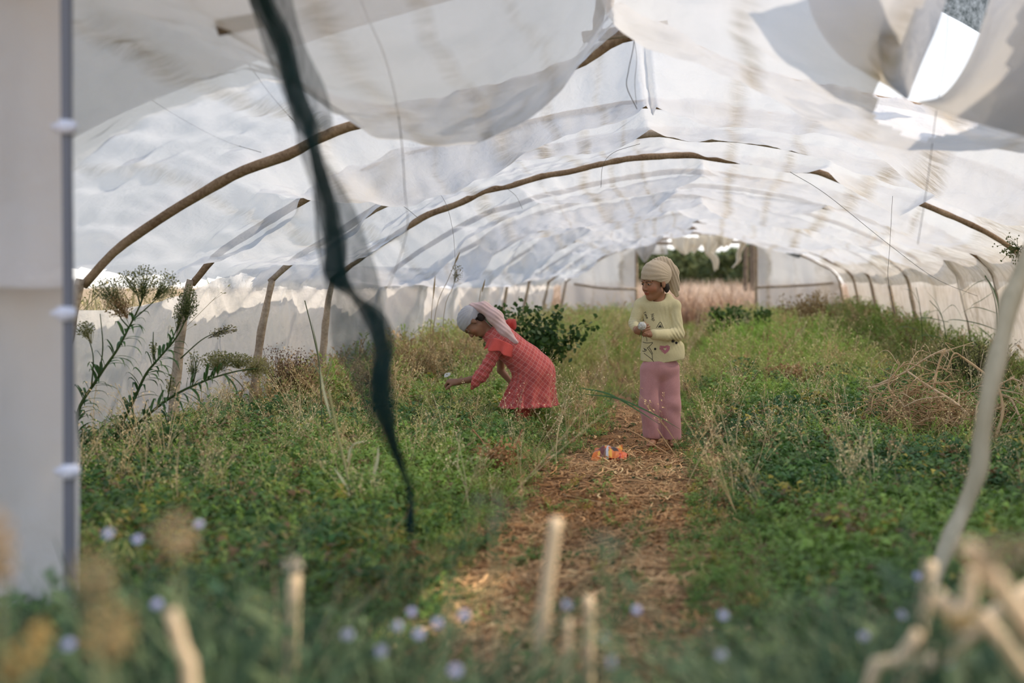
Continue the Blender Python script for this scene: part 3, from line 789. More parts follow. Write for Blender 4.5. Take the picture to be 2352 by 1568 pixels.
tl.disp(lambda p: .0012 * np.sin(p[:, 0] * 330 + p[:, 2] * 120 + sn(p, 12, 9) * 3) + .0022 * sn(p * [2.5, 1, 1], 16, 10))
vobj(tl, 'scarf_tail', M['beige'], wrapA, None, 2)
# hair showing below the wrap at the nape
hr = Vox(np.array(hcA) - .17, np.array(hcA) + .2, .003)
hr.ell(LA(.042, -.055, -.046), (.012, .026, .036), .02, 'u', R); hr.ell(LA(.03, -.075, -.035), (.045, .022, .036), .02, 'u', R)
hr.ell(LA(-.050, -.048, -.048), (.014, .024, .034), .02, 'u', R)
hr.disp(lambda p: .002 * sn(p * [3, 3, .6], 60, 12))
n = NT('dark_hair'); n.done(n.bsdf((.018, .012, .009), .6, .3)); M['hair'] = n.m
vobj(hr, 'hair', M['hair'], pa, None, 1)
# print on the shirt: strokes laid onto the cloth
from mathutils.bvhtree import BVHTree
from mathutils import Vector
def bvh_of(o):
    org = np.array(o['_o'])
    me = o.data; v = np.zeros(len(me.vertices) * 3, np.float32); me.vertices.foreach_get('co', v); v = v.reshape(-1, 3) + np.array(pa['_o'])
    return BVHTree.FromPolygons(v.tolist(), [tuple(p.vertices) for p in me.polygons])
BV = bvh_of(shirt)
cam0 = np.array([0, 0, CH])
def on_shirt(cx, cy):
    """crop pixel -> point lying on the shirt front"""
    px, py = 1400 + cx / 6.03, 570 + cy / 6.03
    d = nrm(G(px, py) - cam0)
    h = BV.ray_cast(Vector(cam0 + d * 5.5), Vector(d), 3)
    if h[0] is None: return None
    return np.array(h[0]) + np.array(h[1]) * (.0012 if np.dot(h[1], d) < 0 else -.0012), np.array(h[1])
def stroke(mb, pts, w, col):
    P = cr([(a, b, 0) for a, b in pts], max(4, len(pts) * 5))[:, :2]
    R_ = [on_shirt(*p) for p in P]
    run = []
    for r_ in R_ + [None]:
        if r_ is None or (run and np.linalg.norm(r_[0] - run[-1][0]) > .02):
            if len(run) > 2:
                a = np.array([x[0] for x in run]); nn = np.array([x[1] for x in run]); T = nrm(np.gradient(a, axis=0)); S = nrm(np.cross(nn, T)) * w
                v = np.stack([a - S, a + S], 1).reshape(-1, 3)
                mb.add(v, [(2 * i, 2 * i + 1, 2 * i + 3, 2 * i + 2) for i in range(len(a) - 1)], col)
            run = []
        if r_ is not None: run.append(r_)
def letters(mb, txt, p0, d, h, w, col):
    """hand-drawn lower-case strokes along direction d from p0 (crop px)"""
    G_ = {'N': [[(0, 0), (0, 1)], [(0, 1), (.6, 0)], [(.6, 0), (.6, 1)]], 'a': [[(.55, .6), (.25, .65), (.05, .3), (.25, 0), (.5, .15), (.55, .6)], [(.55, .6), (.6, 0)]],
          'p': [[(.05, .65), (.05, -.45)], [(.05, .5), (.35, .68), (.6, .35), (.35, 0), (.05, .12)]], 't': [[(.3, .95), (.28, .3), (.4, 0), (.6, .05)], [(.05, .65), (.6, .65)]],
          'i': [[(.2, .6), (.2, 0)], [(.2, .85), (.21, .9)]], 'm': [[(0, 0), (.02, .62)], [(.02, .45), (.22, .62), (.32, .4), (.32, 0)], [(.32, .4), (.55, .62), (.66, .4), (.68, 0)]],
          'e': [[(.05, .33), (.55, .36), (.45, .62), (.2, .62), (.05, .3), (.25, 0), (.55, .08)]], 's': [[(.5, .58), (.2, .62), (.15, .42), (.45, .25), (.4, .03), (.05, .03)]]}
    adv = {'i': .42, 'm': .9, 'N': .85}
    d = np.array(d, float); d /= np.linalg.norm(d); upv = np.array([d[1], -d[0]]); x = 0
    for ch in txt:
        for st in G_[ch]:
            stroke(mb, [tuple(np.array(p0) + d * (x + a) * h + upv * b * h) for a, b in st], w, col)
        x += adv.get(ch, .78)
mb = MB(); dk = (.03, .03, .03)
letters(mb, 'Nap', (572, 918), (.28, 1), 42, .0012, dk)
letters(mb, 'time', (470, 885), (.45, 1), 38, .0012, dk)
letters(mb, 'is', (452, 985), (.45, 1), 34, .0010, dk)
mb.obj('lettering', M['paint'], shirt)
mb = MB()
for ps in ([(650, 1100), (704, 1022), (745, 1102)], [(676, 1098), (704, 1060), (722, 1100)], [(684, 1096), (702, 1076), (712, 1098)], [(694, 1094), (702, 1084), (706, 1096)],
           [(462, 1298), (520, 1312), (600, 1304)], [(600, 1310), (560, 1350), (522, 1382)], [(524, 1380), (570, 1440), (592, 1490), (596, 1540)], [(548, 1370), (580, 1420), (600, 1470)],
           [(478, 1452), (540, 1500), (590, 1540), (612, 1570)], [(500, 1210), (515, 1250), (520, 1290)], [(470, 1385), (495, 1395), (480, 1408), (510, 1402), (505, 1420), (470, 1425), (455, 1420)]):
    stroke(mb, ps, .0016, dk)
for cx, cy, r_ in ((632, 1394, 16), (880, 1284, 26), (925, 1310, 18)):
    for a in np.linspace(0, PI, 4, endpoint=False): stroke(mb, [(cx - r_ * math.cos(a), cy - r_ * math.sin(a)), (cx, cy), (cx + r_ * math.cos(a), cy + r_ * math.sin(a))], .0022, dk)
mb.obj('line_drawing', M['paint'], shirt)
mb = MB(); r_ = np.random.default_rng(3)
hp = []
for k in range(46):
    a0 = r_.uniform(0, 6.28); pts_ = []
    for j in range(5):
        a = a0 + j * .9; rr = r_.uniform(.3, 1)
        x = 16 * math.sin(a) ** 3; y = 13 * math.cos(a) - 5 * math.cos(2 * a) - 2 * math.cos(3 * a) - math.cos(4 * a)
        pts_.append((766 + x * 5.0 * rr, 1392 - y * 4.6 * rr))
    stroke(mb, pts_, .0011, (.50, .20, .24))
mb.obj('scribbled_heart', M['paint'], shirt)
# the bunch of white flowers in the hands
M['petal'] = plant_mat('white_petal', .3, .6, .2)
def flower_head(mb, c, r, nn, col=(.78, .78, .74), k=9, eye=(.35, .33, .12)):
    nn = nrm(nn); a = nrm(np.cross(nn, [.3, .2, .9])); b = np.cross(nn, a)
    for j in range(k):
        t = 2 * PI * j / k + random.uniform(-.2, .2); d = a * math.cos(t) + b * math.sin(t); L_ = r * random.uniform(.8, 1.1)
        mb.ribbon([c, c + d * L_ * .5 + nn * L_ * .18, c + d * L_ + nn * L_ * .05], [r * .08, r * .30, r * .12], side=np.cross(d, nn), n=4, col=col)
    mb.ball(c + nn * r * .12, r * .24, 6, 4, eye)
bc = G(1475, 749, -.225)
fb = empty('flower_bunch', bc - [0, 0, .03], 'small round bunch of white flowers held in the hands of the yellow-shirted child', 'flowers')
m = MB()
for k in range(38):
    d = nrm(r_.normal(size=3) + [0, -.5, .4]); flower_head(m, bc + d * .022, .015, d)
m.ball(bc, .020, 10, 8, (.6, .62, .55))
m.obj('blossoms', M['petal'], fb)
m = MB()
for k in range(7):
    e = bc + [r_.uniform(-.02, .03), r_.uniform(-.01, .02), r_.uniform(-.10, -.04)]; m.tube([bc, bc * .5 + e * .5 + [0, -.01, 0], e], .0012, 5, (.12, .20, .06), n=8)
m.obj('stems', M['grass'], fb)

# ------------------------------------------------ child in the red dress, bending to pick
YB = 7.8
def Q(px, py, dy=0.): return W(px, py, YB + dy)
fB = nrm(np.array([-.30, -.16, -.90])); uB = nrm(np.array([-.93, .0, .34]))
hcB = Q(1086, 741, -.03)
vx = Vox([-1.95, YB - .34, -.03], [-1.02, YB + .26, .92], .003)
LB, RB = head(vx, hcB, fB, uB, .92)
vx.cone(LB(0, -.02, -.05), Q(1128, 768, 0), .034, .040, .02)
vx.cone(Q(1145, 780, 0), Q(1218, 838, 0), .085, .088, .03, flat=(1, 1.05, 1)); vx.cone(Q(1146, 784, -.09), Q(1146, 784, .09), .032, .032, .03)
vx.ell(Q(1224, 858, 0), (.10, .11, .09), .03)
for dy, kx, ax in ((-.07, 1196, 1204), (.07, 1206, 1218)):
    vx.cone(Q(1222, 866, dy), Q(kx, 912, dy), .062, .045, .03); vx.cone(Q(kx, 912, dy), Q(ax, 978, dy), .044, .026, .02)
    ft = Q(ax, 979, dy); vx.cone(ft, ft + [-.085, -.01, -.008], .024, .020, .012); vx.cone(ft + [-.085, -.01, -.008], ft + [-.13, -.012, -.012], .020, .013, .01)
elB = Q(1104, 866, -.13); wrB = Q(1052, 877, -.15)
vx.cone(Q(1148, 792, -.10), elB, .032, .025, .02); vx.cone(elB, wrB, .025, .0185, .01)
hand(vx, wrB, np.array([-1., -.1, .08]), np.array([-.2, .25, -.9]), 1, .85, .80, thumb=.7)
elB2 = Q(1150, 850, .14); vx.cone(Q(1150, 788, .10), elB2, .032, .025, .02); vx.cone(elB2, Q(1176, 880, .12), .025, .018, .01)
hand(vx, Q(1176, 880, .12), np.array([.7, -.1, -.5]), np.array([.5, -.2, .6]), -1, .5, .74)
V, q = vx.mesh(); V = smooth_mesh(V, q, 1)
col = face_col(V, np.array(hcB), RB, .92, (.27, .14, .085), None)
pb = raw('person', V, q, M['skin'], None, True, col, origin=Q(1215, 985) * [1, 1, 0])
tag(pb, 'bending child in red checked dress, grey head wrap and pale pink scarf, picking a flower', 'person')
# plaid dress material : lines in the plane of the body's side
def plaid():
    n = NT('red_checked_cotton')
    P0 = n.obco((1, 1, 1), (0, math.radians(8), 0)); sp = n.n('ShaderNodeSeparateXYZ'); n.link(P0, sp.inputs[0])
    nz = n.noise(6, n.obco())
    def line(ax1, ax2, s2, w, sc):
        v = n.math('ADD', ax1, n.math('MULTIPLY', ax2, s2)); v = n.math('ADD', v, n.math('MULTIPLY', nz, .03))
        v = n.math('MULTIPLY', v, sc); v = n.math('FRACT', v); v = n.math('ABSOLUTE', n.math('SUBTRACT', v, .5))
        return n.math('LESS_THAN', v, w)
    xy = n.math('ADD', sp.outputs[0], n.math('MULTIPLY', sp.outputs[1], .6))
    l1 = line(xy, sp.outputs[2], 1.0,   .07, 26); l2 = line(xy, sp.outputs[2], -1.1, .07, 26)
    l3 = line(xy, sp.outputs[2], 1.0, .25, 13); l4 = line(xy, sp.outputs[2], -1.1, .25, 13)
    f = n.noise(180, n.obco(), 2)
    c = n.mix(f, (.56, .10, .09), (.72, .17, .15))
    c = n.mix(n.math('MULTIPLY', n.math('ADD', l3, l4), .22), c, (.34, .045, .05))
    c = n.mix(n.math('MULTIPLY', n.math('MAXIMUM', l1, l2), .36), c, (.80, .50, .46))
    return n.done(n.ms(.15, n.bsdf(c, .9, .1, n.bump(f, .25, .003), .2), n.trans(c)))
M['plaid'] = plaid(); M['red'] = weave('red_cotton', (.52, .075, .065), (.70, .13, .11))
M['palepink'] = weave('pale_pink_scarf', (.66, .46, .45), (.80, .62, .60))
# bodice and skirt
ds = Vox([-1.62, YB - .34, .05], [-.94, YB + .34, .80], .004)
ds.cone(Q(1150, 778, 0), Q(1205, 826, 0), .100, .108, .03, flat=(1, 1.1, 1)); ds.cone(Q(1150, 786, -.08), Q(1150, 786, .08), .045, .045, .03)
ds.ell(Q(1120, 766, 0), (.045, .052, .045), .03)
ds.cone(Q(1205, 826, 0), Q(1228, 858, 0), .112, .135, .04, flat=(1, 1.05, 1))
ds.cone(Q(1228, 858, 0), Q(1213, 960, 0), .138, .235, .04, flat=(.92, .92, 1))
ax_a, ax_b = Q(1206, 826), Q(1213, 950)
def wrD(p):
    a = np.arctan2(p[:, 1] - YB, p[:, 0] - ax_a[0]); z = p[:, 2]
    k = np.clip((.48 - z) / .28, 0, 1)
    d = k * .014 * np.sin(a * 15 + 2 * np.sin(z * 9) + np.sin(a * 4) * 1.5)
    fr = np.clip((.175 - z + .02 * np.sin(p[:, 0] * 9)) / .02, 0, 1); d = d - fr * .012 + fr * .010 * np.sin(a * 34)
    d += .003 * sn(p, 18, 81) + .0012 * sn(p, 50, 82)
    # soft folds fanning from the waist down the back
    return d
ds.disp(wrD, .05)
ds.plane(Q(1213, 932, 0), (.02, 0, -1))
dress, _ = vobj(ds, 'dress', M['plaid'], pb, None, 2)
# sleeve, plain red where it is gathered
sl_ = Vox([-1.80, YB - .32, .16], [-1.25, YB + .02, .72], .0035)
sl_.cone(Q(1146, 796, -.11), Q(1106, 862, -.135), .042, .043, .02); sl_.cone(Q(1106, 862, -.135), Q(1084, 880, -.145), .044, .040, .02)
def wrS(p):
    return .003 * np.sin(p[:, 2] * 140 + p[:, 0] * 60 + sn(p, 10, 83)) + .0025 * sn(p, 25, 84)
sl_.disp(wrS); sl_.plane(Q(1084, 880, -.145), nrm(Q(1060, 868, 0) - Q(1100, 876, 0)) * [1, 0, 1] + [-.3, 0, 0])
vobj(sl_, 'sleeve', M['plaid'], dress, None, 2)
# shoulder ruffles: frilled bands standing off the shoulder seam
def ruffle(name, path, outw, wide, freq, amp, mat, parent):
    N = 120; P = cr(path, N); outw = nrm(outw)
    rows = []
    for k in range(12):
        t = k / 11; ph = np.linspace(0, 1, N)
        off = outw * wide * t
        w = amp * t * np.sin(ph * freq * 6.28)[:, None] * np.array([.4, 1, .3]) + amp * .5 * t * np.sin(ph * freq * 4.1 + 1)[:, None] * np.array([.5, 0, .6])
        rows.append(P + off + w)
    g = np.array(rows); o = grid_obj(name, g[..., 0], g[..., 1], g[..., 2], mat, None, parent)
    md = o.modifiers.new('thick', 'SOLIDIFY'); md.thickness = .0025; return o
ruffle('shoulder_ruffle', [Q(1122, 778, -.09), Q(1136, 776, -.13), Q(1154, 782, -.14), Q(1172, 790, -.12), Q(1184, 798, -.10)], Q(1110, 812, 0) - Q(1128, 780, 0) + [.02, -.05, 0], .088, 2.3, .017, M['red'], dress)
rf = Vox([-1.52, YB - .06, .60], [-1.28, YB + .22, .86], .0035)
rf.cone(Q(1152, 742, .10), Q(1176, 741, .10), .022, .030, .02, flat=(1, 1.2, 1)); rf.cone(Q(1150, 752, .09), Q(1180, 750, .10), .022, .020, .02)
rf.disp(lambda p: .003 * np.sin(p[:, 0] * 160) + .002 * sn(p, 30, 85))
vobj(rf, 'shoulder_ruffle', M['red'], dress, None, 2)
# trouser legs under the skirt
tg = Vox([-1.5, YB - .2, -.01], [-1.1, YB + .2, .3], .004)
for dy, kx, ax in ((-.07, 1196, 1203), (.07, 1206, 1218)):
    tg.cone(Q(kx, 912, dy), Q(ax, 962, dy), .058, .052, .01)
tg.disp(lambda p: .004 * sn(p, 22, 86)); tg.plane(Q(1210, 966, 0), (0, 0, -1))
vobj(tg, 'trousers', M['red'], pb, None, 2)
# grey wrap on the head
wp = Vox(np.array(hcB) - .17, np.array(hcB) + .19, .003)
wp.ell(LB(0, -.014, .034), np.array((.082, .096, .088)) * .93, .0, 'u', RB); wp.ell(LB(0, -.075, .03), (.055, .045, .055), .03, 'u', RB)
wp.plane(LB(0, .08, .028), nrm(RB.T @ np.array([0, .42, -1.0])))
def wrW2(p):
    q = (p - hcB) @ RB.T
    a = np.arctan2(q[:, 2] - .01, q[:, 1] + .11); return .0010 * np.sin(a * 32 + 3.0 * sn(p, 14, 7)) + .0012 * sn(p, 30, 8)
wp.disp(wrW2); wrapB, _ = vobj(wp, 'head_wrap', M['greywrap'], pb, None, 2)
tl = Vox(Q(1060, 830, -.22), Q(1225, 680, .12), .0035) if False else Vox([-1.78, YB - .22, .50], [-1.25, YB + .16, .98], .0035)
fl = (1, 1.25, 1)
tl.cone(Q(1086, 704, -.02), Q(1112, 706, -.03), .030, .038, .02, flat=fl); tl.cone(Q(1112, 706, -.03), Q(1138, 729, -.05), .040, .048, .03, flat=(1, 1.1, 1))
tl.cone(Q(1138, 729, -.05), Q(1160, 762, -.075), .048, .042, .03, flat=(1, 1.1, 1)); tl.cone(Q(1160, 762, -.075), Q(1186, 786, -.10), .040, .014, .02, flat=(1, .8, 1))
def wrK(p):
    s_ = p @ nrm(np.array([.6, .35, .75])); return .0016 * np.sin(s_ * 260 + 3 * sn(p, 10, 90)) + .0022 * sn(p * [1, 1, 2], 18, 91)
tl.disp(wrK); vobj(tl, 'scarf_tail', M['palepink'], wrapB, None, 2)
hr = Vox(np.array(hcB) - .16, np.array(hcB) + .17, .003)
hr.ell(LB(-.042, -.05, -.046), (.012, .022, .030), .02, 'u', RB); hr.ell(LB(.048, -.045, -.048), (.014, .022, .030), .02, 'u', RB); hr.ell(LB(0, -.07, -.04), (.045, .02, .03), .02, 'u', RB)
hr.disp(lambda p: .002 * sn(p * [1, 3, 3], 60, 13)); vobj(hr, 'hair', M['hair'], pb, None, 1)
# the flower being picked
fp = empty('picked_flower', Q(1040, 970, -.15), 'white flower pinched in the outstretched hand of the child in red', 'flower')
m = MB(); c = Q(1027, 861, -.16); flower_head(m, c, .024, (-.2, -.6, .7), k=14); flower_head(m, c + [0, 0, .004], .016, (-.2, -.6, .7), k=10); m.obj('blossom', M['petal'], fp)
m = MB(); m.tube([c, Q(1032, 885, -.15), Q(1038, 930, -.15), Q(1042, 978, -.15)], [.002, .0026], 6, (.20, .28, .10), n=14); m.obj('stem', M['grass'], fp)
# ============================================================ vegetation
def template(kind, r):
    """list of ribbons -> (verts, quads, per-vertex brightness)"""
    mb = MB()
    def leaf(p, d, L, w, up=(0, 0, 1), b=1, droop=.3):
        d = nrm(d); e = np.array(p); s = nrm(np.cross(d, up) + r.normal(size=3) * .25)
        m = e + d * L * .5 + np.array([0, 0, .05 * L]); t = e + d * L + np.array([0, 0, -droop * L])
        v = np.array([e - s * w * .3, e + s * w * .3, m - s * w, m + s * w, t - s * w * .25, t + s * w * .25])
        mb.add(v, [(0, 1, 3, 2), (2, 3, 5, 4)], np.array([b, b, b]))
    def stem(P, w, b=.9):
        P = np.array(P); s = nrm(r.normal(size=3) * [1, 1, .1]) * w
        v = np.stack([P - s, P + s], 1).reshape(-1, 3)
        mb.add(v, [(2 * i, 2 * i + 1, 2 * i + 3, 2 * i + 2) for i in range(len(P) - 1)], (b, b, b))
    if kind == 'leafy':
        for _ in range(13):
            a = r.uniform(0, 6.28); R = r.uniform(.02, .15); h = r.uniform(.05, .17)
            base = np.array([0, 0, 0]); tip = np.array([math.cos(a) * R, math.sin(a) * R, h]); b = r.uniform(.75, 1.3)
            stem([base, tip * [.4, .4, .7], tip], .0018)
            for k in range(r.integers(4, 6)):
                q = tip * r.uniform(.6, 1.05); aa = a + r.uniform(-1.9, 1.9)
                leaf(q, (math.cos(aa), math.sin(aa), r.uniform(-.2, .6)), r.uniform(.022, .045), r.uniform(.007, .012), b=b * r.uniform(.85, 1.15))
    elif kind == 'grass':
        for _ in range(24):
            a = r.uniform(0, 6.28); L = r.uniform(.10, .30); l = r.uniform(.2, .9); b = r.uniform(.7, 1.35)
            o = np.array([r.normal() * .02, r.normal() * .02, 0]); d = np.array([math.cos(a), math.sin(a), 0])
            P = [o + d * (l * L * t * t) + np.array([0, 0, L * (t - .35 * l * t * t)]) for t in (0, .35, .7, 1)]
            s = np.cross(d, [0, 0, 1]); w = r.uniform(.0015, .0034)
            v = np.concatenate([[p - s * w * q, p + s * w * q] for p, q in zip(P, (1, .9, .6, .12))])
            mb.add(v, [(2 * i, 2 * i + 1, 2 * i + 3, 2 * i + 2) for i in range(3)], (b, b, b))
    elif kind == 'feather':
        for _ in range(7):
            a = r.uniform(0, 6.28); L = r.uniform(.16, .34); l = r.uniform(.1, .5); b = r.uniform(.75, 1.3)
            d = np.array([math.cos(a), math.sin(a), 0]); P = np.array([d * (l * L * t * t) + np.array([0, 0, L * t * (1 - .2 * t)]) for t in np.linspace(0, 1, 6)])
            stem(P, .0014, b)
            for k in range(16):
                t = r.uniform(.3, 1); p = d * (l * L * t * t) + np.array([0, 0, L * t * (1 - .2 * t)]); aa = r.uniform(0, 6.28); bl = r.uniform(.010, .028)
                leaf(p, (math.cos(aa), math.sin(aa), r.uniform(.1, 1.1)), bl, bl * .16 + .0008, b=b * r.uniform(.8, 1.4), droop=.0)
    elif kind == 'seedy':
        for _ in range(4):
            a = r.uniform(0, 6.28); L = r.uniform(.22, .42); l = r.uniform(.1, .5); d = np.array([math.cos(a), math.sin(a), 0]); b = r.uniform(.8, 1.2)
            P = np.array([d * (l * L * t * t) + np.array([0, 0, L * t]) for t in np.linspace(0, 1, 5)]); stem(P, .0013, b)
            for k in range(9):
                t = r.uniform(.45, 1); p = d * (l * L * t * t) + np.array([0, 0, L * t]); aa = r.uniform(0, 6.28)
                e = p + np.array([math.cos(aa), math.sin(aa), .8]) * r.uniform(.012, .035); stem([p, e], .0007, b)
                leaf(e, r.normal(size=3), .008, .0035, b=b * 1.5, droop=0); leaf(e, r.normal(size=3), .008, .0035, b=b * 1.5, droop=0)
    elif kind == 'straw':
        for _ in range(9):
            a = r.uniform(0, 6.28); L = r.uniform(.03, .14); c = r.normal(size=3) * [.05, .05, 0] + [0, 0, r.uniform(.002, .022)]; b = r.uniform(.4, 1.35)
            d = np.array([math.cos(a), math.sin(a), r.uniform(-.1, .2)]) * L * .5; k = np.cross(nrm(d), [0, 0, 1]) * L * r.uniform(-.12, .12); w = r.uniform(.001, .0032)
            s = nrm(np.cross(d, [0, 0, 1])) * w
            P = [c - d, c + k, c + d]; v = np.concatenate([[p - s, p + s] for p in P]); mb.add(v, [(0, 1, 3, 2), (2, 3, 5, 4)], (b, b, b))
    elif kind == 'crumple':
        for _ in range(5):
            a = r.uniform(0, 6.28); c = r.normal(size=3) * [.04, .04, 0] + [0, 0, r.uniform(.004, .02)]
            leaf(c, (math.cos(a), math.sin(a), r.uniform(0, .8)), r.uniform(.015, .04), r.uniform(.004, .010), b=r.uniform(.45, 1.2), droop=.5)
    v = np.vstack(mb.v); q = np.array(mb.f); c = np.vstack(mb.c)[:, 0]
    return v, q, c
rT = np.random.default_rng(77)
TP = {k: [template(k, rT) for _ in range(10)] for k in ('leafy', 'grass', 'feather', 'seedy', 'straw', 'crumple')}
def scatter(name, kind, pos, sc, col, mat, label, cat, tilt=.15, hs=None):
    """many small plants as one mass: pos (N,3), sc (N,), col (N,3)"""
    r = np.random.default_rng(len(pos)); N = len(pos); tid = r.integers(0, 10, N)
    Vs, Qs, Cs = [], [], []; off = 0
    for t in range(10):
        i = np.nonzero(tid == t)[0]
        if len(i) == 0: continue
        v, q, b = TP[kind][t]; n = len(i)
        a = r.uniform(0, 6.28, n); ca, sa = np.cos(a), np.sin(a)
        x = v[None, :, 0] * ca[:, None] - v[None, :, 1] * sa[:, None]; y = v[None, :, 0] * sa[:, None] + v[None, :, 1] * ca[:, None]; z = np.broadcast_to(v[None, :, 2], x.shape)
        h = (hs[i] if hs is not None else np.ones(n))[:, None]
        tx, ty = r.normal(size=(2, n, 1)) * tilt
        z = z * h
        P = np.stack([x + z * tx, y + z * ty, z], -1) * sc[i][:, None, None] + pos[i][:, None, :]
        Vs.append(P.reshape(-1, 3)); Qs.append((q[None] + (np.arange(n) * len(v))[:, None, None] + off).reshape(-1, 4)); off += n * len(v)
        Cs.append(np.clip(col[i][:, None, :] * b[None, :, None], 0, 1).reshape(-1, 3))
    o = raw(name, np.vstack(Vs), np.vstack(Qs), mat, None, False, np.vstack(Cs))
    return tag(o, label, cat, kind='stuff')
def nz(x, y, f, s): return sn(np.stack([x, y, 0 * x], -1), f, s)
def lerp(a, b, t): t = np.clip(t, 0, 1)[:, None]; return np.array(a) * (1 - t) + np.array(b) * t
def spots(n, x0, x1, y0, y1, power=1.6):
    """more spots near the camera, as seen from it"""
    u = rng.uniform(0, 1, n); k = 1 - power
    y = (y0 ** k + u * (y1 ** k - y0 ** k)) ** (1 / k)
    return rng.uniform(x0, x1, n), y
def on_path(x, y, w=.36):
    ww = w * np.interp(y, [0, 6.2, 7.5, 9, 11], [1.05, 1, .55, .35, 0])
    return np.abs(x - path_x(y) + .07 * nz(x, y, 2, 60)) < ww
BRIGHT, DARK, YEL, DRYC, OLIVE = (.27, .43, .08), (.045, .14, .04), (.48, .46, .19), (.62, .46, .24), (.18, .22, .07)
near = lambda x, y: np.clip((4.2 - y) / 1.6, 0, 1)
# leafy low weeds
x, y = spots(11500, -3.4, 2.9, 2.5, 10.5, 1.5)
wL = np.where(x > path_x(y), 1.0, .8) * np.interp(y, [2, 8.5, 10.5], [1, 1, .3]) * np.where((x < -1.25) & (y > 5.5) & (y < 9), .55, 1)
keep = (~on_path(x, y, .33) | (rng.uniform(size=len(x)) < .13)) & (rng.uniform(size=len(x)) < wL + .25 * nz(x, y, 1.6, 61)); x, y = x[keep], y[keep]
t = .5 + .5 * nz(x, y, 2.2, 62) + rng.normal(size=len(x)) * .22
col = lerp(DARK, BRIGHT, t); yl = rng.uniform(size=len(x)) < .05; col[yl] = (.42, .36, .06)
br = rng.uniform(size=len(x)) < .05; col[br] = (.24, .15, .07)
col = col * (1 - .25 * near(x, y))[:, None]  # foreground shade painted into the leaf colour, deepening toward the camera
s = rng.uniform(.75, 1.25, len(x)) * np.where((x > .95) & (x < 1.75) & (y > 5.9) & (y < 7.5), .6, 1) * np.interp(y, [2, 6, 9, 11], [1.0, 1.0, 1.25, 1.6])
edge = np.clip((np.abs(x - path_x(y)) - .35) / .5, .35, 1)
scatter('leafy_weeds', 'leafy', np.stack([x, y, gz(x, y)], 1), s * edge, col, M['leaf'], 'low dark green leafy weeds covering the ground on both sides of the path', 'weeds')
# feathery grass-like weeds
x, y = spots(15500, -3.5, 3.0, 3.2, 24.5, 1.45)
far_ = np.interp(y, [3, 7.5, 9.5, 30], [0, .0, 1, 1])
p = np.where(x < path_x(y), .42, .13); p = np.maximum(p, far_) ; keep = ~on_path(x, y, .38) & (rng.uniform(size=len(x)) < p); x, y = x[keep], y[keep]
t = .5 + .5 * nz(x, y, 1.1, 64) + rng.normal(size=len(x)) * .25
col = lerp(BRIGHT, YEL, t); dr = rng.uniform(size=len(x)) < np.where((x < -2.2) & (y > 7.2) & (y < 12), .65, .16); col[dr] = lerp(DRYC, (.30, .20, .10), rng.uniform(size=dr.sum()))
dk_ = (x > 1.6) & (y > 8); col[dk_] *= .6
s = rng.uniform(.6, 1.15, len(x)) * np.interp(y, [3, 7, 10, 14, 20, 25], [.75, .85, 1.25, 1.7, 2.1, 2.0]) * np.clip((np.abs(x - path_x(y)) - .2) / .7, .35, 1)
s *= np.where((x < -2.4) & (y > 8) & (y < 14), 1.35, 1) * np.where(x > 2.2, 1.25, 1)
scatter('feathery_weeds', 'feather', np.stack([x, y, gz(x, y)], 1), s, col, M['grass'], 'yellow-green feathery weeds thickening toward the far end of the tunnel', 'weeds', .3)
# grass
x, y = spots(9500, -3.5, 3.0, 3.0, 24, 1.6)
p = np.where(x < path_x(y), .85, .3) * np.interp(y, [3, 9, 12, 30], [1, 1, .9, .8]); keep = (~on_path(x, y, .32) | (rng.uniform(size=len(x)) < .12)) & (rng.uniform(size=len(x)) < p + .3 * nz(x, y, 1.3, 66)); x, y = x[keep], y[keep]
t = .45 + .5 * nz(x, y, 1.4, 67) + rng.normal(size=len(x)) * .25
col = lerp((.13, .23, .05), YEL, t); dr = rng.uniform(size=len(x)) < .18; col[dr] = DRYC
s = rng.uniform(.5, 1.1, len(x)) * np.interp(y, [3, 7, 12, 20], [.8, .85, 1.4, 2.0]) * np.clip((np.abs(x - path_x(y)) - .2) / .6, .4, 1)
scatter('grass', 'grass', np.stack([x, y, gz(x, y)], 1), s, col, M['grass'], 'green and yellowing grass among the weeds inside the tunnel', 'grass', .3)
# dry seedy stems
x, y = spots(1000, -3.2, 2.7, 4.5, 22, 1.5); keep = ~on_path(x, y, .3) & (rng.uniform(size=len(x)) < np.where((x < -1.8), 1, .5)); x, y = x[keep], y[keep]
col = lerp(DRYC, (.62, .52, .34), rng.uniform(size=len(x)))
scatter('dry_seed_stems', 'seedy', np.stack([x, y, gz(x, y)], 1), rng.uniform(.6, 1.3, len(x)) * np.interp(y, [4, 8, 20], [.8, 1, 1.7]), col, M['dry'], 'thin straw-coloured seed stems standing above the weeds', 'dry stems', .35)
# straw and dead leaves on the path, thinning into the weeds
x, y = spots(17000, -3.0, 2.9, 2.6, 9.5, 1.9); d = np.abs(x - path_x(y)); keep = rng.uniform(size=len(x)) < np.clip(1.25 - d / .55, .07, 1); x, y = x[keep], y[keep]
col = lerp((.52, .27, .11), (.92, .62, .33), .5 + .4 * nz(x, y, 3, 70) + rng.normal(size=len(x)) * .3)
scatter('straw_litter', 'straw', np.stack([x, y, gz(x, y)], 1), rng.uniform(.7, 1.4, len(x)), col, M['dry'], 'dry straw scattered over the trodden path', 'straw', .1)
x, y = spots(7500, -2.6, 2.4, 2.6, 9, 1.9); d = np.abs(x - path_x(y)); keep = rng.uniform(size=len(x)) < np.clip(1.1 - d / .6, .1, 1); x, y = x[keep], y[keep]
col = lerp((.26, .13, .06), (.74, .48, .25), rng.uniform(size=len(x))); g_ = rng.uniform(size=len(x)) < .10; col[g_] = (.07, .11, .04)
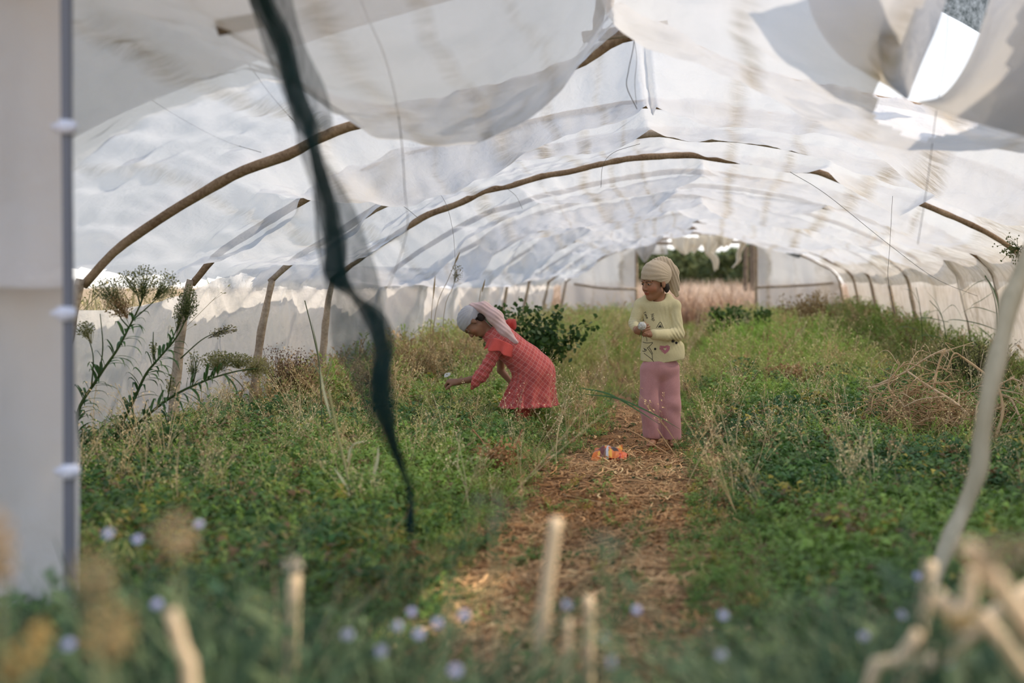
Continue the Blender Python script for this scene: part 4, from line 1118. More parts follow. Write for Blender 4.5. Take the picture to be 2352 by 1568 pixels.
scatter('dead_leaves', 'crumple', np.stack([x, y, gz(x, y)], 1), rng.uniform(.7, 1.5, len(x)), col, M['dry'], 'crumpled brown dead leaves lying in the straw of the path', 'dead leaves', .1)
# foreground growth outside the entrance, out of focus
def topz(x, y):
    px = HX + F * x / y
    py = np.interp(px, [-200, 0, 200, 500, 900, 1150, 1500, 1650, 1900, 2352], [1440, 1420, 1310, 1330, 1370, 1480, 1530, 1450, 1370, 1370])
    return CH - (py - HY) * y / F
rng = np.random.default_rng(21)
x, y = spots(2300, -2.0, 1.0, 1.3, 2.9, 1.6); tz = topz(x, y) * rng.uniform(.55, 1.12, len(x)); keep = (tz > .08) & (np.abs(HX + F * x / y - 1176) < 1350) & (rng.uniform(size=len(x)) < np.where(np.abs(x - path_x(y)) < .33, .2, 1)); x, y, tz = x[keep], y[keep], tz[keep]
col = lerp((.025, .065, .03), (.12, .16, .07), .5 + .5 * nz(x, y, 3, 72) + rng.normal(size=len(x)) * .25)
dr = (rng.uniform(size=len(x)) < .10) & (y > 2.0); col[dr] = (.26, .21, .12)
h_ = len(x) // 2
scatter('foreground_weeds', 'feather', np.stack([x, y, 0 * x], 1)[:h_], tz[:h_] / .30, col[:h_], M['grass'], 'soft blue-green weeds growing in front of the tunnel entrance', 'weeds', .25)
scatter('foreground_grass', 'grass', np.stack([x, y, 0 * x], 1)[h_:], tz[h_:] / .26, col[h_:], M['grass'], 'tall grass growing in front of the tunnel entrance', 'grass', .2)
# outdoors beyond the far opening
x, y = rng.uniform(-9, 7, 5200), rng.uniform(25.3, 48, 5200)
col = lerp((.42, .29, .20), (.66, .53, .40), .5 + .4 * nz(x, y, .8, 74) + rng.normal(size=len(x)) * .2)
scatter('dry_field_grass', 'grass', np.stack([x, y, 0 * x], 1), rng.uniform(2.6, 4.6, len(x)), col, M['dry'], 'tall reddish dry grass standing beyond the far opening', 'dry grass', .25)
x, y = rng.uniform(-7.5, -3.7, 420), rng.uniform(5, 13, 420)
col = lerp((.12, .14, .05), (.35, .28, .15), rng.uniform(size=len(x)))
scatter('outdoor_weeds', 'seedy', np.stack([x, y, 0 * x], 1), rng.uniform(1.6, 2.7, len(x)), col, M['dry'], 'wild seed-headed weeds outside, seen through the gap above the left cloth', 'weeds', .2)

# ---------------------------------------------------------- trees and posts beyond
def tree(px, pyt, Y, wpx, label, r, c1, c2):
    top = W(px, pyt, Y); R = wpx * Y / F / 2; H = top[2]
    t = empty('tree', (top[0], Y, 0), label, 'tree', 'trees beyond the far opening')
    m = MB(); m.tube([(top[0], Y, -.1), (top[0] + .1, Y, H * .3), (top[0], Y, H * .6)], [.22, .16, .08], 8, n=8); m.obj('trunk', M['bark'], t)
    N = 3000; d = nrm(r.normal(size=(N, 3))); lob = 1 + .22 * sn(d, 4, int(px)); rad = r.uniform(.55, 1, N) ** .5 * lob
    c = np.array([top[0], Y, H * .60]) + d * rad[:, None] * np.array([R, R, H * .44])
    a = nrm(r.normal(size=(N, 3))) * .20; b = np.cross(nrm(r.normal(size=(N, 3))), a) * .6
    v = np.stack([c - a, c + b, c + a, c - b], 1).reshape(-1, 3); col = lerp(c1, c2, r.uniform(size=N)).repeat(4, 0)
    raw('crown', v, np.arange(4 * N).reshape(-1, 4), M['leaf'], t, False, col)
rr = np.random.default_rng(8)
for px, py, Y, wd, lb in ((1470, 578, 58, 90, 'leftmost rounded olive tree beyond the far opening'), (1548, 572, 60, 92, 'olive tree right of the standing child\'s head wrap'), (1612, 590, 66, 70, 'low olive tree in the middle of the far opening'),
                          (1668, 576, 60, 84, 'olive tree behind the narrow torn rag'), (1728, 568, 56, 70, 'dark tree against the right upright of the far opening')):
    tree(px, py, Y, wd, lb, rr, (.06, .09, .035), (.20, .23, .09))
pole1('dark_post', [W(1712, 668, 30), W(1713, 566, 30)], .06, 'dark post beyond the far opening, left of the pair by the right upright', 'bark')
pole1('dark_post', [W(1729, 668, 29), W(1728, 560, 29)], .08, 'thicker dark post right beside the right upright of the far opening', 'bark')

# ---------------------------------------------------------- tall flowering weeds on the left
def leafset(m, path, n, L, w, col, t0=.05, t1=.85, seed=0, hang=1.0):
    r = np.random.default_rng(seed); P = cr(path, 100); T = nrm(np.gradient(P, axis=0))
    for k in range(n):
        t = t0 + (t1 - t0) * (k + r.uniform(-.3, .3)) / n; i = int(np.clip(t, 0, .99) * 99); a = r.uniform(0, 6.28)
        u = nrm(np.cross(T[i], [.1, .9, .2])); v = np.cross(T[i], u); d = u * math.cos(a) + v * math.sin(a) * .6 + T[i] * .7
        l = L * r.uniform(.6, 1.15); p = P[i]
        m.ribbon([p, p + d * l * .35 + [0, 0, .02 * hang * l], p + d * l * .72 + [0, 0, -.14 * l * hang], p + d * l * .9 + [0, 0, -.48 * l * hang]], [w * .3, w, w * .75, .0005], side=nrm(np.cross(d, [0, 0, 1]) + r.normal(size=3) * .2), n=8, col=np.array(col) * r.uniform(.7, 1.3), fold=.25)
def floret(m, c, rad, n, col1, col2, seed, stems_from=None, size=.006, sc3=(1, 1, 1)):
    r = np.random.default_rng(seed)
    for k in range(n):
        d = nrm(r.normal(size=3)) * r.uniform(.25, 1) ** .6 * np.array(sc3) * rad; p = c + d; f = r.uniform()
        cc = np.array(col1) * (1 - f) + np.array(col2) * f
        if stems_from is not None and k % 2 == 0:
            q = stems_from + (c - stems_from) * r.uniform(.2, .9); m.ribbon([q, q * .5 + p * .5 + [0, 0, -.006], p], [.0011, .0008, .0006], n=4, col=np.array(col1) * .7)
        m.ball(p, size * r.uniform(.6, 1.2), 5, 3, cc, bump=.2)
GR = (.07, .15, .045)
YW = 6.1
def weed(stem_px, name_label, leaves, heads, side, rad=(.009, .007, .003), Y=YW, seed=0):
    P = [W(px, py, Y + dy) for px, py, dy in stem_px]
    t = empty('flowering_weed', (P[0][0], P[0][1], max(0, P[0][2] - .02)), name_label, 'weed', 'tall flowering weeds by the left wall')
    m = MB(); m.tube(P, rad, 7, (.10, .15, .05), n=40)
    for br in side:
        B = [W(px, py, Y + dy) for px, py, dy in br]; m.tube(B, [.004, .002], 5, (.09, .14, .05), n=14)
    m.obj('stem', M['grass'], t)
    m = MB(); leafset(m, P, *leaves, seed=seed); m.obj('foliage', M['leaf'], t)
    for i, (px, py, rad_, n_, c1, c2, s3, frm) in enumerate(heads):
        m = MB(); floret(m, W(px, py, Y), rad_, int(n_ * 1.9), c1, c2, seed * 10 + i, W(*frm, Y), .0034, s3); m.obj('flower_head', M['leaf'], t)
    return t
hg, hy, ho = (.15, .20, .07), (.46, .43, .18), (.55, .33, .16)
weed([(186, 1075, 0), (178, 953, 0), (225, 868, .02), (269, 803, .03), (296, 752, .03), (322, 700, .02), (336, 660, 0)], 'leftmost tall flowering weed, hanging a brownish-orange flower head beside the entrance pole',
     (64, .125, .0085, GR), [(272, 700, .075, 200, ho, hy, (1, .8, .95), (300, 740)), (245, 664, .085, 170, hg, hy, (1.1, .7, .7), (296, 730)), (330, 645, .10, 190, hg, hy, (.8, .8, .9), (324, 700)),
      (384, 655, .085, 150, hg, hy, (.8, .7, 1.0), (340, 700)), (196, 755, .065, 90, hy, hg, (.8, .6, .7), (215, 800)), (290, 640, .05, 60, hg, hy, (1, 1, 1), (324, 690))],
     [[(296, 752, 0), (276, 728, 0), (262, 690, -.03)], [(305, 735, 0), (345, 700, 0), (384, 662, 0)], [(225, 868, 0), (236, 800, 0), (230, 720, 0)], [(322, 700, 0), (310, 660, 0), (292, 638, 0)], [(210, 890, 0), (214, 820, 0), (200, 765, 0)]], Y=5.8, seed=1)
weed([(258, 1085, 0), (266, 1007, 0), (306, 922, 0), (334, 861, 0), (362, 826, 0), (405, 775, 0), (432, 722, 0)], 'middle tall flowering weed, its dense dark green head in front of the second post',
     (64, .13, .0085, GR), [(432, 694, .075, 260, hg, (.20, .21, .07), (.75, .7, 1.3), (425, 750)), (412, 720, .05, 90, hg, hy, (.7, .7, 1.3), (405, 775)), (524, 756, .036, 50, (.20, .17, .09), hy, (1.4, .7, .7), (480, 772)), (352, 800, .03, 30, hg, hy, (.7, .7, 1.6), (354, 850)), (500, 765, .04, 40, (.2, .17, .09), hy, (1.2, .7, .8), (470, 780))],
     [[(415, 823, 0), (470, 776, 0), (531, 752, 0)], [(358, 834, 0), (352, 800, 0), (352, 762, 0)], [(380, 805, 0), (404, 760, 0), (418, 705, 0)]], seed=2)
weed([(262, 1095, 0), (290, 1003, 0), (322, 968, 0), (398, 909, -.03), (477, 872, -.05), (545, 852, -.06), (592, 846, -.06)], 'lowest tall weed, leaning far right with a broad yellowish fluffy head across the third post',
     (60, .14, .0085, GR), [(500, 828, .085, 260, hy, hg, (1.1, .7, .7), (500, 866)), (545, 826, .075, 200, hy, hg, (1, .7, .6), (548, 852)), (590, 842, .085, 300, (.42, .38, .16), hy, (1.1, .8, .75), (570, 850)), (445, 835, .06, 60, hg, hy, (.7, .7, 1.4), (440, 890)), (392, 880, .04, 40, hy, hg, (.7, .7, 1.6), (385, 915))],
     [[(440, 890, 0), (450, 850, 0), (446, 820, 0)], [(477, 872, 0), (492, 850, 0), (500, 830, 0)], [(385, 915, 0), (390, 890, 0), (393, 862, 0)]], seed=3)
# short leafy stems at their feet
for k, (px, py, tx, ty) in enumerate(((215, 1120, 188, 985), (300, 1130, 352, 1000), (345, 1120, 300, 1010), (395, 1090, 378, 975), (240, 1150, 268, 1040))):
    P = [W(px, py, 5.75), W((px + tx) / 2 + 8, (py + ty) / 2, 5.78), W(tx, ty, 5.8)]
    w_ = ['nearest the entrance pole', 'leaning right between the tall weeds', 'in the middle of the clump', 'just left of the second post', 'lowest of the clump'][k]
    t = empty('leafy_sprig', (P[0][0], P[0][1], 0), 'short stem with narrow dark leaves below the tall weeds, ' + w_, 'weed', 'short leafy stems at the feet of the tall weeds')
    m = MB(); m.tube([[P[0][0], P[0][1], -.02]] + P, [.005, .003], 6, (.09, .14, .05), n=16); m.obj('stem', M['grass'], t)
    m = MB(); leafset(m, P, 34, .13, .0085, GR, seed=20 + k); m.obj('foliage', M['leaf'], t)
# ---------------------------------------------------------- bushes
def bush(px, py, Y, w, h, n, c1, c2, label, cat='bush', name='dry_bush', leaf=.012, seed=0, mat='dry', stems=40):
    r = np.random.default_rng(seed); b = W(px, py, Y); b[2] = 0; t = empty(name, b, label, cat)
    m = MB(); tips = []
    for k in range(stems):
        a = r.uniform(0, 6.28); e = b + [math.cos(a) * w * r.uniform(.1, 1), math.sin(a) * w * .7 * r.uniform(.1, 1), h * r.uniform(.55, 1.0)]
        P = [b + r.normal(size=3) * [.03, .03, 0], b * .55 + e * .45 + r.normal(size=3) * .03 + [0, 0, .05 * h], e]; m.tube(P, [.0035, .0012], 4, np.array(c1) * .8, n=8); tips.append(P)
    m.obj('stems', M['dry'], t)
    m = MB()
    for k in range(n):
        P = tips[r.integers(len(tips))]; u = r.uniform(.35, 1.05); p = (P[1] * (1 - u) + P[2] * u) + r.normal(size=3) * .035; d = nrm(r.normal(size=3)); f = r.uniform()
        m.ribbon([p, p + d * leaf * .5, p + d * leaf], [leaf * .12, leaf * .4, leaf * .1], n=3, col=np.array(c1) * (1 - f) + np.array(c2) * f)
    m.obj('foliage', M[mat], t); return t
bush(655, 945, 8.5, .30, .52, 1700, (.12, .065, .045), (.26, .16, .10), 'reddish-brown dry bush at the foot of the left cloth, right of the brown post', seed=31)
bush(1225, 800, 10.6, .62, .78, 1500, (.03, .075, .02), (.08, .15, .035), 'leafy dark green shrub behind the bending child', name='leafy_shrub', leaf=.05, seed=32, mat='leaf', stems=46)
bush(945, 870, 9.6, .5, .50, 1900, (.30, .22, .11), (.46, .36, .20), 'pale brown dry weeds clumped behind the bending child\'s outstretched hand', seed=33, stems=80)
bush(2230, 860, 9.3, .42, .56, 1700, (.045, .05, .03), (.09, .075, .05), 'dark thin-stemmed bush against the right wall beside the long reed', name='dark_bush', seed=34, stems=60)
bush(1862, 745, 18.5, .65, .85, 1500, (.24, .17, .08), (.36, .27, .14), 'olive-brown rounded bush in front of the right end wall cloth', seed=35, leaf=.035, stems=60)
bush(1700, 745, 17, .55, .62, 800, (.05, .11, .025), (.11, .19, .05), 'broad-leaved green plant before the far opening', name='leafy_plant', seed=36, leaf=.07, mat='leaf', stems=30)
bush(2300, 1000, 7.2, .34, .22, 700, (.03, .035, .02), (.08, .075, .04), 'dark twiggy undergrowth behind the dead branches at the right', name='dark_bush', seed=38, stems=50)
# ---------------------------------------------------------- reeds and long grass on the right
def reed(pts, Y, leaves, label, name='tall_reed', r0=.008, colr=(.06, .13, .045)):
    P = [W(px, py, Y) for px, py in pts]; P[0][2] = min(P[0][2], 0)
    t = empty(name, (P[0][0], P[0][1], 0), label, 'reed'); m = MB(); m.tube(P, [r0, r0 * .8, .003], 7, colr, n=24); m.obj('stem', M['grass'], t)
    for i, (lp, w) in enumerate(leaves):
        m = MB(); m.ribbon([W(a, b, Y + .06 * (-1) ** i * k / 2) for k, (a, b) in enumerate(lp)], [w * .5, w, w * .7, .0006], side=(.3, .8, .3), n=14, col=np.array(colr) * random.uniform(.75, 1.3), fold=.3); m.obj('leaf', M['leaf'], t)
    return t
reed([(2294, 905), (2294, 800), (2290, 720), (2280, 670), (2263, 632)], 10.6,
     [([(2262, 632), (2284, 665), (2298, 720), (2296, 790)], .028), ([(2292, 720), (2240, 706), (2205, 720)], .010), ([(2268, 640), (2235, 655), (2205, 684)], .011), ([(2283, 670), (2254, 690), (2232, 702), (2226, 720)], .010),
      ([(2295, 760), (2240, 742), (2180, 735), (2160, 760)], .013), ([(2290, 790), (2265, 765), (2235, 742)], .010), ([(2270, 640), (2240, 610), (2200, 600)], .004)], 'thick curved green reed standing against the right wall')
reed([(2180, 850), (2172, 770), (2160, 720), (2135, 690)], 11.2, [([(2180, 740), (2120, 730), (2075, 745)], .010), ([(2172, 780), (2120, 770), (2085, 800)], .009), ([(2165, 730), (2150, 695), (2128, 668)], .008), ([(2176, 800), (2140, 780), (2100, 830)], .010), ([(2160, 722), (2190, 700), (2215, 740)], .008)],
     'slimmer green reed left of the thick one', r0=.006)
reed([(2120, 830), (2118, 760), (2112, 700), (2104, 660)], 12.0, [([(2118, 760), (2070, 750), (2040, 775)], .009), ([(2115, 730), (2150, 712), (2170, 730)], .008), ([(2112, 700), (2095, 670), (2070, 662)], .007)], 'thin green reed beside the curved right post', r0=.005)
# grasses hanging on the left beside the netting
reed([(742, 960), (735, 860), (722, 780), (700, 690)], 6.6, [([(738, 880), (728, 800), (716, 740)], .006), ([(735, 860), (720, 840), (708, 860)], .005), ([(740, 900), (758, 840), (765, 800)], .005)], 'slender grey-green grass stalk left of the netting', 'tall_grass_stalk', .004, (.17, .20, .11))
# pale broad-leaved reed in the left foreground, long blades by the standing child
def leafy_reed(stem, Y, leaves, label, name, col, lcol, r0):
    P = [W(px, py, Y) for px, py in stem]; t = empty(name, (P[0][0], P[0][1], 0), label, 'reed' if 'reed' in name else 'grass')
    m = MB(); m.tube([[P[0][0], P[0][1], 0]] + P if P[0][2] > .02 else P, [r0, r0 * .6], 7, col, n=26); m.obj('stem', M['dry'], t)
    for lp, w_ in leaves:
        m = MB(); m.ribbon([W(a, b, Y) + [0, -.02 * i, 0] for i, (a, b) in enumerate(lp)], [w_ * .5, w_, w_ * .8, .0006], side=(.5, .7, .5), n=14, col=lcol, fold=.25); m.obj('leaf', M['leaf'], t)
leafy_reed([(842, 1300), (826, 1220), (800, 1100), (772, 980), (755, 895)], 4.7, [([(798, 1060), (812, 1020), (850, 1008)], .009), ([(850, 1110), (868, 1060), (876, 1018)], .012), ([(760, 960), (748, 900), (742, 840)], .006), ([(808, 1140), (790, 1100), (774, 1070)], .007), ([(826, 1225), (805, 1218), (790, 1222)], .009)],
           'pale yellow-green reed with broad whitish leaves in front of the left weeds', 'pale_reed', (.48, .46, .24), (.66, .66, .46), .007)
for pts_, lb_ in (([(1345, 905), (1420, 915), (1500, 950), (1562, 985)], 'long dark green grass blade arching across the pink trousers, upper one'), ([(1330, 890), (1400, 905), (1470, 945), (1516, 975)], 'long dark green grass blade arching across the pink trousers, lower one')):
    m = MB(); m.ribbon([W(a, b, 6.7) for a, b in pts_], [.002, .006, .004, .0006], side=(0, .5, 1), n=20, col=(.07, .17, .06), fold=.3); tag(m.obj('grass_blade', M['leaf']), lb_, 'grass')
for pts_, lb_ in (([(1575, 1105), (1560, 1060), (1530, 1015), (1510, 985)], 'bent tan dry stalk on the path just before the feet of the standing child'), ([(1540, 1045), (1500, 1020), (1470, 1000), (1440, 985)], 'thin tan dry stalk branching left before the standing child'),
                 ([(1085, 985), (1120, 1030), (1150, 1090)], 'reddish dry stalk slanting through the green left of the path'), ([(1200, 985), (1180, 1035), (1165, 1080)], 'pale dry stalk crossing the reddish one left of the path'), ([(1285, 1135), (1350, 1148), (1418, 1160)], 'long straw stem lying across the near path')):
    m = MB(); m.tube([W(a, b, 6.3 if a > 1400 else 6.0) if b < 1120 else W(a, b, F / (b - HY) - .05) for a, b in pts_], [.004, .0025], 6, (.62, .42, .24) if 'red' not in lb_ else (.50, .25, .15), n=20); tag(m.obj('dry_stalk', M['dry']), lb_, 'stalk')
bush(1140, 1095, 5.75, .10, .16, 500, (.34, .15, .07), (.55, .33, .17), 'small rust-brown withered plant left of the path', name='withered_plant', seed=41, leaf=.02, stems=26)
bush(1815, 850, 9.8, .30, .30, 900, (.36, .20, .11), (.58, .38, .22), 'rust-brown withered clump in the green right of the standing child', name='withered_plant', seed=42, leaf=.03, stems=40)
# tall dry stalks behind the bending child
for k, (pts, lb) in enumerate((([(985, 800), (1000, 720), (1030, 640), (1052, 588)], 'tall bent dry stalk behind the grey head wrap, tallest of its group'), ([(1012, 800), (1020, 720), (1040, 660), (1050, 620)], 'dry stalk with a loose grey-green tuft behind the grey head wrap'),
                               ([(985, 820), (990, 740), (998, 650)], 'straight tan dry stalk left of the head wrap'), ([(1098, 760), (1100, 700), (1112, 650)], 'short dry stalk above the grey head wrap'))):
    Y = 9.8; P = [W(a, b, Y) for a, b in pts]; P[0][2] = 0
    t = empty('dry_stalk', P[0], lb, 'stalk', 'dry stalks behind the bending child'); m = MB(); m.tube(P, [.005, .003, .002], 5, (.40, .30, .17), n=18); m.obj('stem', M['dry'], t)
    m = MB(); c = P[-1]
    if k == 1: floret(m, c + [0, 0, -.02], .07, 120, (.20, .20, .10), (.36, .31, .18), 70, P[-2], .004, (.8, .6, 1.2))
    else: m.ribbon([P[-2] * .4 + P[-1] * .6, P[-1], P[-1] + (P[-1] - P[-2]) * .18], [.003, .009, .002], n=8, col=(.38, .28, .15))
    m.obj('seed_head', M['dry'], t)
# plant tuft on the right pole near the roof
def tuft(px, py, Y, label):
    t = empty('hanging_plant', W(px, py, Y), label, 'plant'); m = MB(); r = np.random.default_rng(5); c = W(px, py, Y)
    for k in range(40):
        e = c + r.normal(size=3) * [.06, .05, .05] + [-.03, 0, -.02]; m.tube([c, c * .5 + e * .5 + [0, 0, .02], e], [.0022, .0012], 4, (.10, .13, .05), n=6)
        for j in range(3): m.ball(e + r.normal(size=3) * .012, .006, 5, 3, (.16, .18, .07))
    m.obj('twigs', M['dry'], t)
tuft(2338, 572, 8.2, 'small olive plant tuft hanging from the roof pole at the right edge')
# ---------------------------------------------------------- dead branches on the right
def branch(P, rad, r, depth, m, col):
    P = [np.array(p, float) for p in P]; m.tube(P, [rad, rad * .55], 5, col, n=max(6, 4 * len(P)), wob=.15)
    if depth == 0: return
    Qp = cr(P, 30)
    for k in range(r.integers(3, 6)):
        i = r.integers(4, 29); a = Qp[i]; d = nrm(Qp[min(i + 1, 29)] - Qp[i - 1] + r.normal(size=3) * [.9, .9, .55]); L_ = r.uniform(.12, .34) * (1 if depth > 1 else .6)
        b = a + d * L_ * .5 + r.normal(size=3) * .025; c = a + d * L_ + r.normal(size=3) * .05 + [0, 0, -.04]; c[2] = max(c[2], .03)
        branch([a, b, c], rad * .5, r, depth - 1, m, col)
DB = [([(2345, 1110, 6.6), (2262, 1010, 6.8), (2200, 945, 6.9), (2130, 900, 7.0), (2085, 868, 7.1)], 'thick pale dead branch slanting down to the right in the dry branch heap'),
      ([(2285, 1030, 6.6), (2303, 960, 6.7), (2290, 900, 6.8), (2255, 868, 6.9), (2210, 835, 7.0)], 'curved pale dead branch arching beside the blurred stake'),
      ([(2215, 1010, 7.0), (2150, 920, 7.1), (2156, 850, 7.2), (2170, 818, 7.2)], 'upright dead branch in the middle of the dry heap'),
      ([(2000, 905, 7.6), (2080, 868, 7.5), (2130, 835, 7.4), (2172, 815, 7.4)], 'long straight dry stem bundle resting across the top of the heap'),
      ([(2020, 1000, 7.2), (2075, 930, 7.2), (2120, 900, 7.1), (2200, 890, 7.0)], 'low dead branch at the left side of the dry heap'),
      ([(2060, 1010, 6.9), (2140, 975, 6.9), (2210, 985, 6.8), (2300, 950, 6.7)], 'lowest dead branch of the dry heap, lying almost level'),
      ([(2352, 1000, 6.7), (2320, 930, 6.8), (2270, 915, 6.8), (2330, 880, 7.0)], 'dead twig at the right edge beside the heap'),
      ([(2090, 960, 7.2), (2040, 900, 7.3), (2078, 845, 7.3)], 'short dead branch rising at the left of the heap')]
for k, (ps, lb) in enumerate(DB):
    r = np.random.default_rng(300 + k); m = MB(); branch([W(*p) + [0, 0, .04] for p in ps], .012 if k < 3 else .009, r, 2, m, (.62, .45, .27) if k % 3 else (.74, .58, .40))
    tag(m.obj('dead_branch', M['dry']), lb, 'branch', 'dead branches heaped at the right')
# fine tangle
m = MB(); r = np.random.default_rng(9); c = W(2150, 960, 7.1); c[2] = .17
for k in range(420):
    a = c + r.normal(size=3) * [.24, .22, .07]; d = nrm(r.normal(size=3) * [1, 1, .45]); L_ = r.uniform(.08, .3); b = a + d * L_ * .5 + r.normal(size=3) * .02; e = a + d * L_ + r.normal(size=3) * .03
    for q_ in (a, b, e): q_[2] = max(q_[2], .02)
    m.tube([a, b, e], [.0032, .0018], 4, np.array((.56, .38, .22)) * r.uniform(.6, 1.2), n=6)
tag(m.obj('twig_tangle', M['dry']), 'fine tangle of dry twigs under the dead branches at the right', 'twigs', kind='stuff')
# ---------------------------------------------------------- wrapper on the path
def wrapper():
    t = empty('food_wrapper', W(1404, 1058, 6.42), 'crumpled orange and red foil wrapper lying on the path in front of the standing child', 'wrapper')
    t['_o'] = [t.location[0], t.location[1], .0]; t.location[2] = 0
    n = 40; u, v = np.meshgrid(np.linspace(0, 1, n), np.linspace(0, 1, n))
    def pack(x0, x1, y0, y1, bulge, seed, colf, name):
        A = W(x0, y0, 6.55); Bx = W(x1, y0, 6.55); D = W(x0, y1, 6.30)
        X = A[0] + (Bx[0] - A[0]) * u; Z = .01 + (A[2] - .02) * (1 - v) * .9; Yy = 6.52 - .16 * v
        Z = np.interp(v, [0, .5, 1], [A[2], A[2] * .5 + .012, .012]); Z = Z + .0 * u
        p = np.stack([X, Yy, Z], -1); b = bulge * np.sin(PI * u) * np.sin(PI * v)
        cr_ = .010 * sn(p, 45, seed) + .006 * np.abs(sn(p, 90, seed + 1)); e = .010 * sn(np.stack([X, Yy * 0, Z], -1), 50, seed + 2) * (np.abs(v - .5) * 2) ** 4
        Zt = np.maximum(Z + b + cr_ + e, .006); col = colf(u, v)
        for sgn, nm in ((1, name), (-1, name + '_back')):
            g = np.maximum(Z + (b + cr_ if sgn > 0 else -b * .3) + e, .004)
            if sgn < 0: g = np.minimum(g, Zt - .002)
            grid_obj(nm, X + .006 * sn(p, 40, seed + 4), Yy, g, M['foil'], None, t, col.reshape(-1, 3))
    nn = NT('printed_foil'); nn.done(nn.bsdf(nn.attr(), .28, .6)); M['foil'] = nn.m
    def c1(u, v):
        c = np.tile(np.array([.62, .15, .015]), u.shape + (1,)); q = np.stack([u, v, 0 * u], -1)
        c[(sn(q, 9, 3) > .55)] = (.80, .42, .05); c[(v > .45) & (sn(q, 7, 5) > .5)] = (.14, .03, .02); c[np.abs(u - .5 - .03 * v) < .045] = (.55, .56, .60)
        c[(np.hypot(u - .78, v - .6) < .13)] = (.05, .03, .03); return c
    def c2(u, v):
        c = np.tile(np.array([.42, .02, .02]), u.shape + (1,)); c[u > .72] = (.70, .13, .03); c[u < .08] = (.5, .5, .55); return c
    pack(1366, 1430, 1026, 1052, .03, 1, c1, 'printed_front'); pack(1396, 1444, 1044, 1064, .024, 5, c2, 'red_end')
wrapper()
# ---------------------------------------------------------- dark green netting hanging in the foreground
rows = [(-120, 540, 648, 560, 0), (0, 575, 668, 597, 0), (100, 606, 702, 640, 0), (200, 642, 742, 672, 0), (290, 680, 762, 704, 0), (330, 684, 738, 712, 0), (400, 700, 765, 730, 0), (480, 722, 815, 750, 0), (560, 738, 850, 764, 1), (640, 748, 868, 775, 1),
        (720, 752, 880, 850, 1), (800, 762, 890, 872, 1), (860, 790, 900, 868, 1), (930, 826, 908, 872, 1), (1000, 868, 914, 892, 1), (1050, 900, 926, 912, 1), (1100, 925, 940, 932, 1), (1150, 934, 950, 942, 1), (1190, 930, 952, 941, 1), (1228, 934, 950, 942, 1)]
R3 = []
for k, (py, a, b, c, _) in enumerate(rows):
    Y = 3.05 + .05 * math.sin(k * .9); hw = min(27, (b - a) * .33)
    xs_ = [a, c - hw, c + hw * .8, c - hw * .7, c + hw * 1.1, c - hw * .4, (c + b) / 2 + 4, b]; dy = [0, .02, -.02, .03, -.03, .01, .03, 0]
    R3.append([(x_ + 4 * math.sin(k * 2.1 + j), py + 3 * math.sin(k + j * 2), Y + d_) for j, (x_, d_) in enumerate(zip(xs_, dy))])
tag(sheet('hanging_net', R3, M['net'], 110, 260, .006, 90), 'long strip of dark green shade netting hanging from the roof near the entrance', 'netting')
# ---------------------------------------------------------- wires and strings
WR = [([(818, -40, 3.6), (840, 30, 3.7), (880, 120, 3.8), (905, 210, 3.9), (922, 320, 4.0), (930, 440, 4.1)], .0016, 'thin dark string hanging down the near roof cloth right of the netting'),
      ([(930, 440, 4.1), (936, 520, 4.1), (915, 600, 4.1), (892, 660, 4.1)], .0012, 'loose lower end of a thin string right of the netting'),
      ([(1438, 40, 5.2), (1456, 90, 5.2), (1444, 160, 5.3), (1440, 200, 5.4), (1463, 250, 5.6)], .002, 'crooked wire hanging from the cross board at the ridge'),
      ([(1450, 60, 5.2), (1462, 130, 5.2), (1458, 190, 5.2), (1462, 240, 5.3)], .0012, 'second thinner wire hanging from the cross board at the ridge'),
      ([(2180, -40, 4.2), (2172, 120, 4.2), (2150, 260, 4.2), (2130, 420, 4.3), (2108, 560, 4.4)], .0014, 'long pale string hanging in the right half of the roof'),
      ([(1815, 395, 7.0), (1900, 448, 7.4), (2040, 560, 8.0), (2150, 640, 8.6), (2245, 680, 9.4)], .0016, 'taut wire slanting down to the right wall'),
      ([(2050, 450, 7.0), (2044, 560, 7.1), (2040, 640, 7.2), (2055, 720, 7.2)], .0013, 'thin wire dangling straight down before the right posts'),
      ([(500, 75, 5.0), (560, 135, 5.1), (620, 215, 5.2), (680, 285, 5.4)], .0016, 'dark wire running down to the second arch left of the netting'),
      ([(325, 215, 5.3), (430, 280, 5.35), (520, 325, 5.45), (600, 350, 5.6)], .0014, 'wire stitched along the left roof cloth toward the second arch'),
      ([(770, 395, 6.9), (850, 440, 6.9), (920, 470, 7.0), (960, 500, 7.2)], .0014, 'loose wire looping under the third arch'),
      ([(1000, 430, 7.4), (1025, 470, 7.4), (1040, 530, 7.5), (1046, 600, 7.6)], .0011, 'fine wire hanging below the third arch right of the loop'),
      ([(1160, 430, 8.8), (1185, 450, 9.0), (1200, 480, 9.2)], .0014, 'short wire end under the fifth arch'),
      ([(1470, 330, 7.4), (1410, 350, 7.6), (1385, 380, 8.2), (1380, 430, 8.4)], .0014, 'wire dangling from the ridge left of the fourth arch')]
for pts, r_, lb in WR:
    m = MB(); m.tube([W(*p) for p in pts], r_, 6, n=40); tag(m.obj('hanging_wire', M['wire']), lb, 'wire', 'wires and strings hanging from the roof')
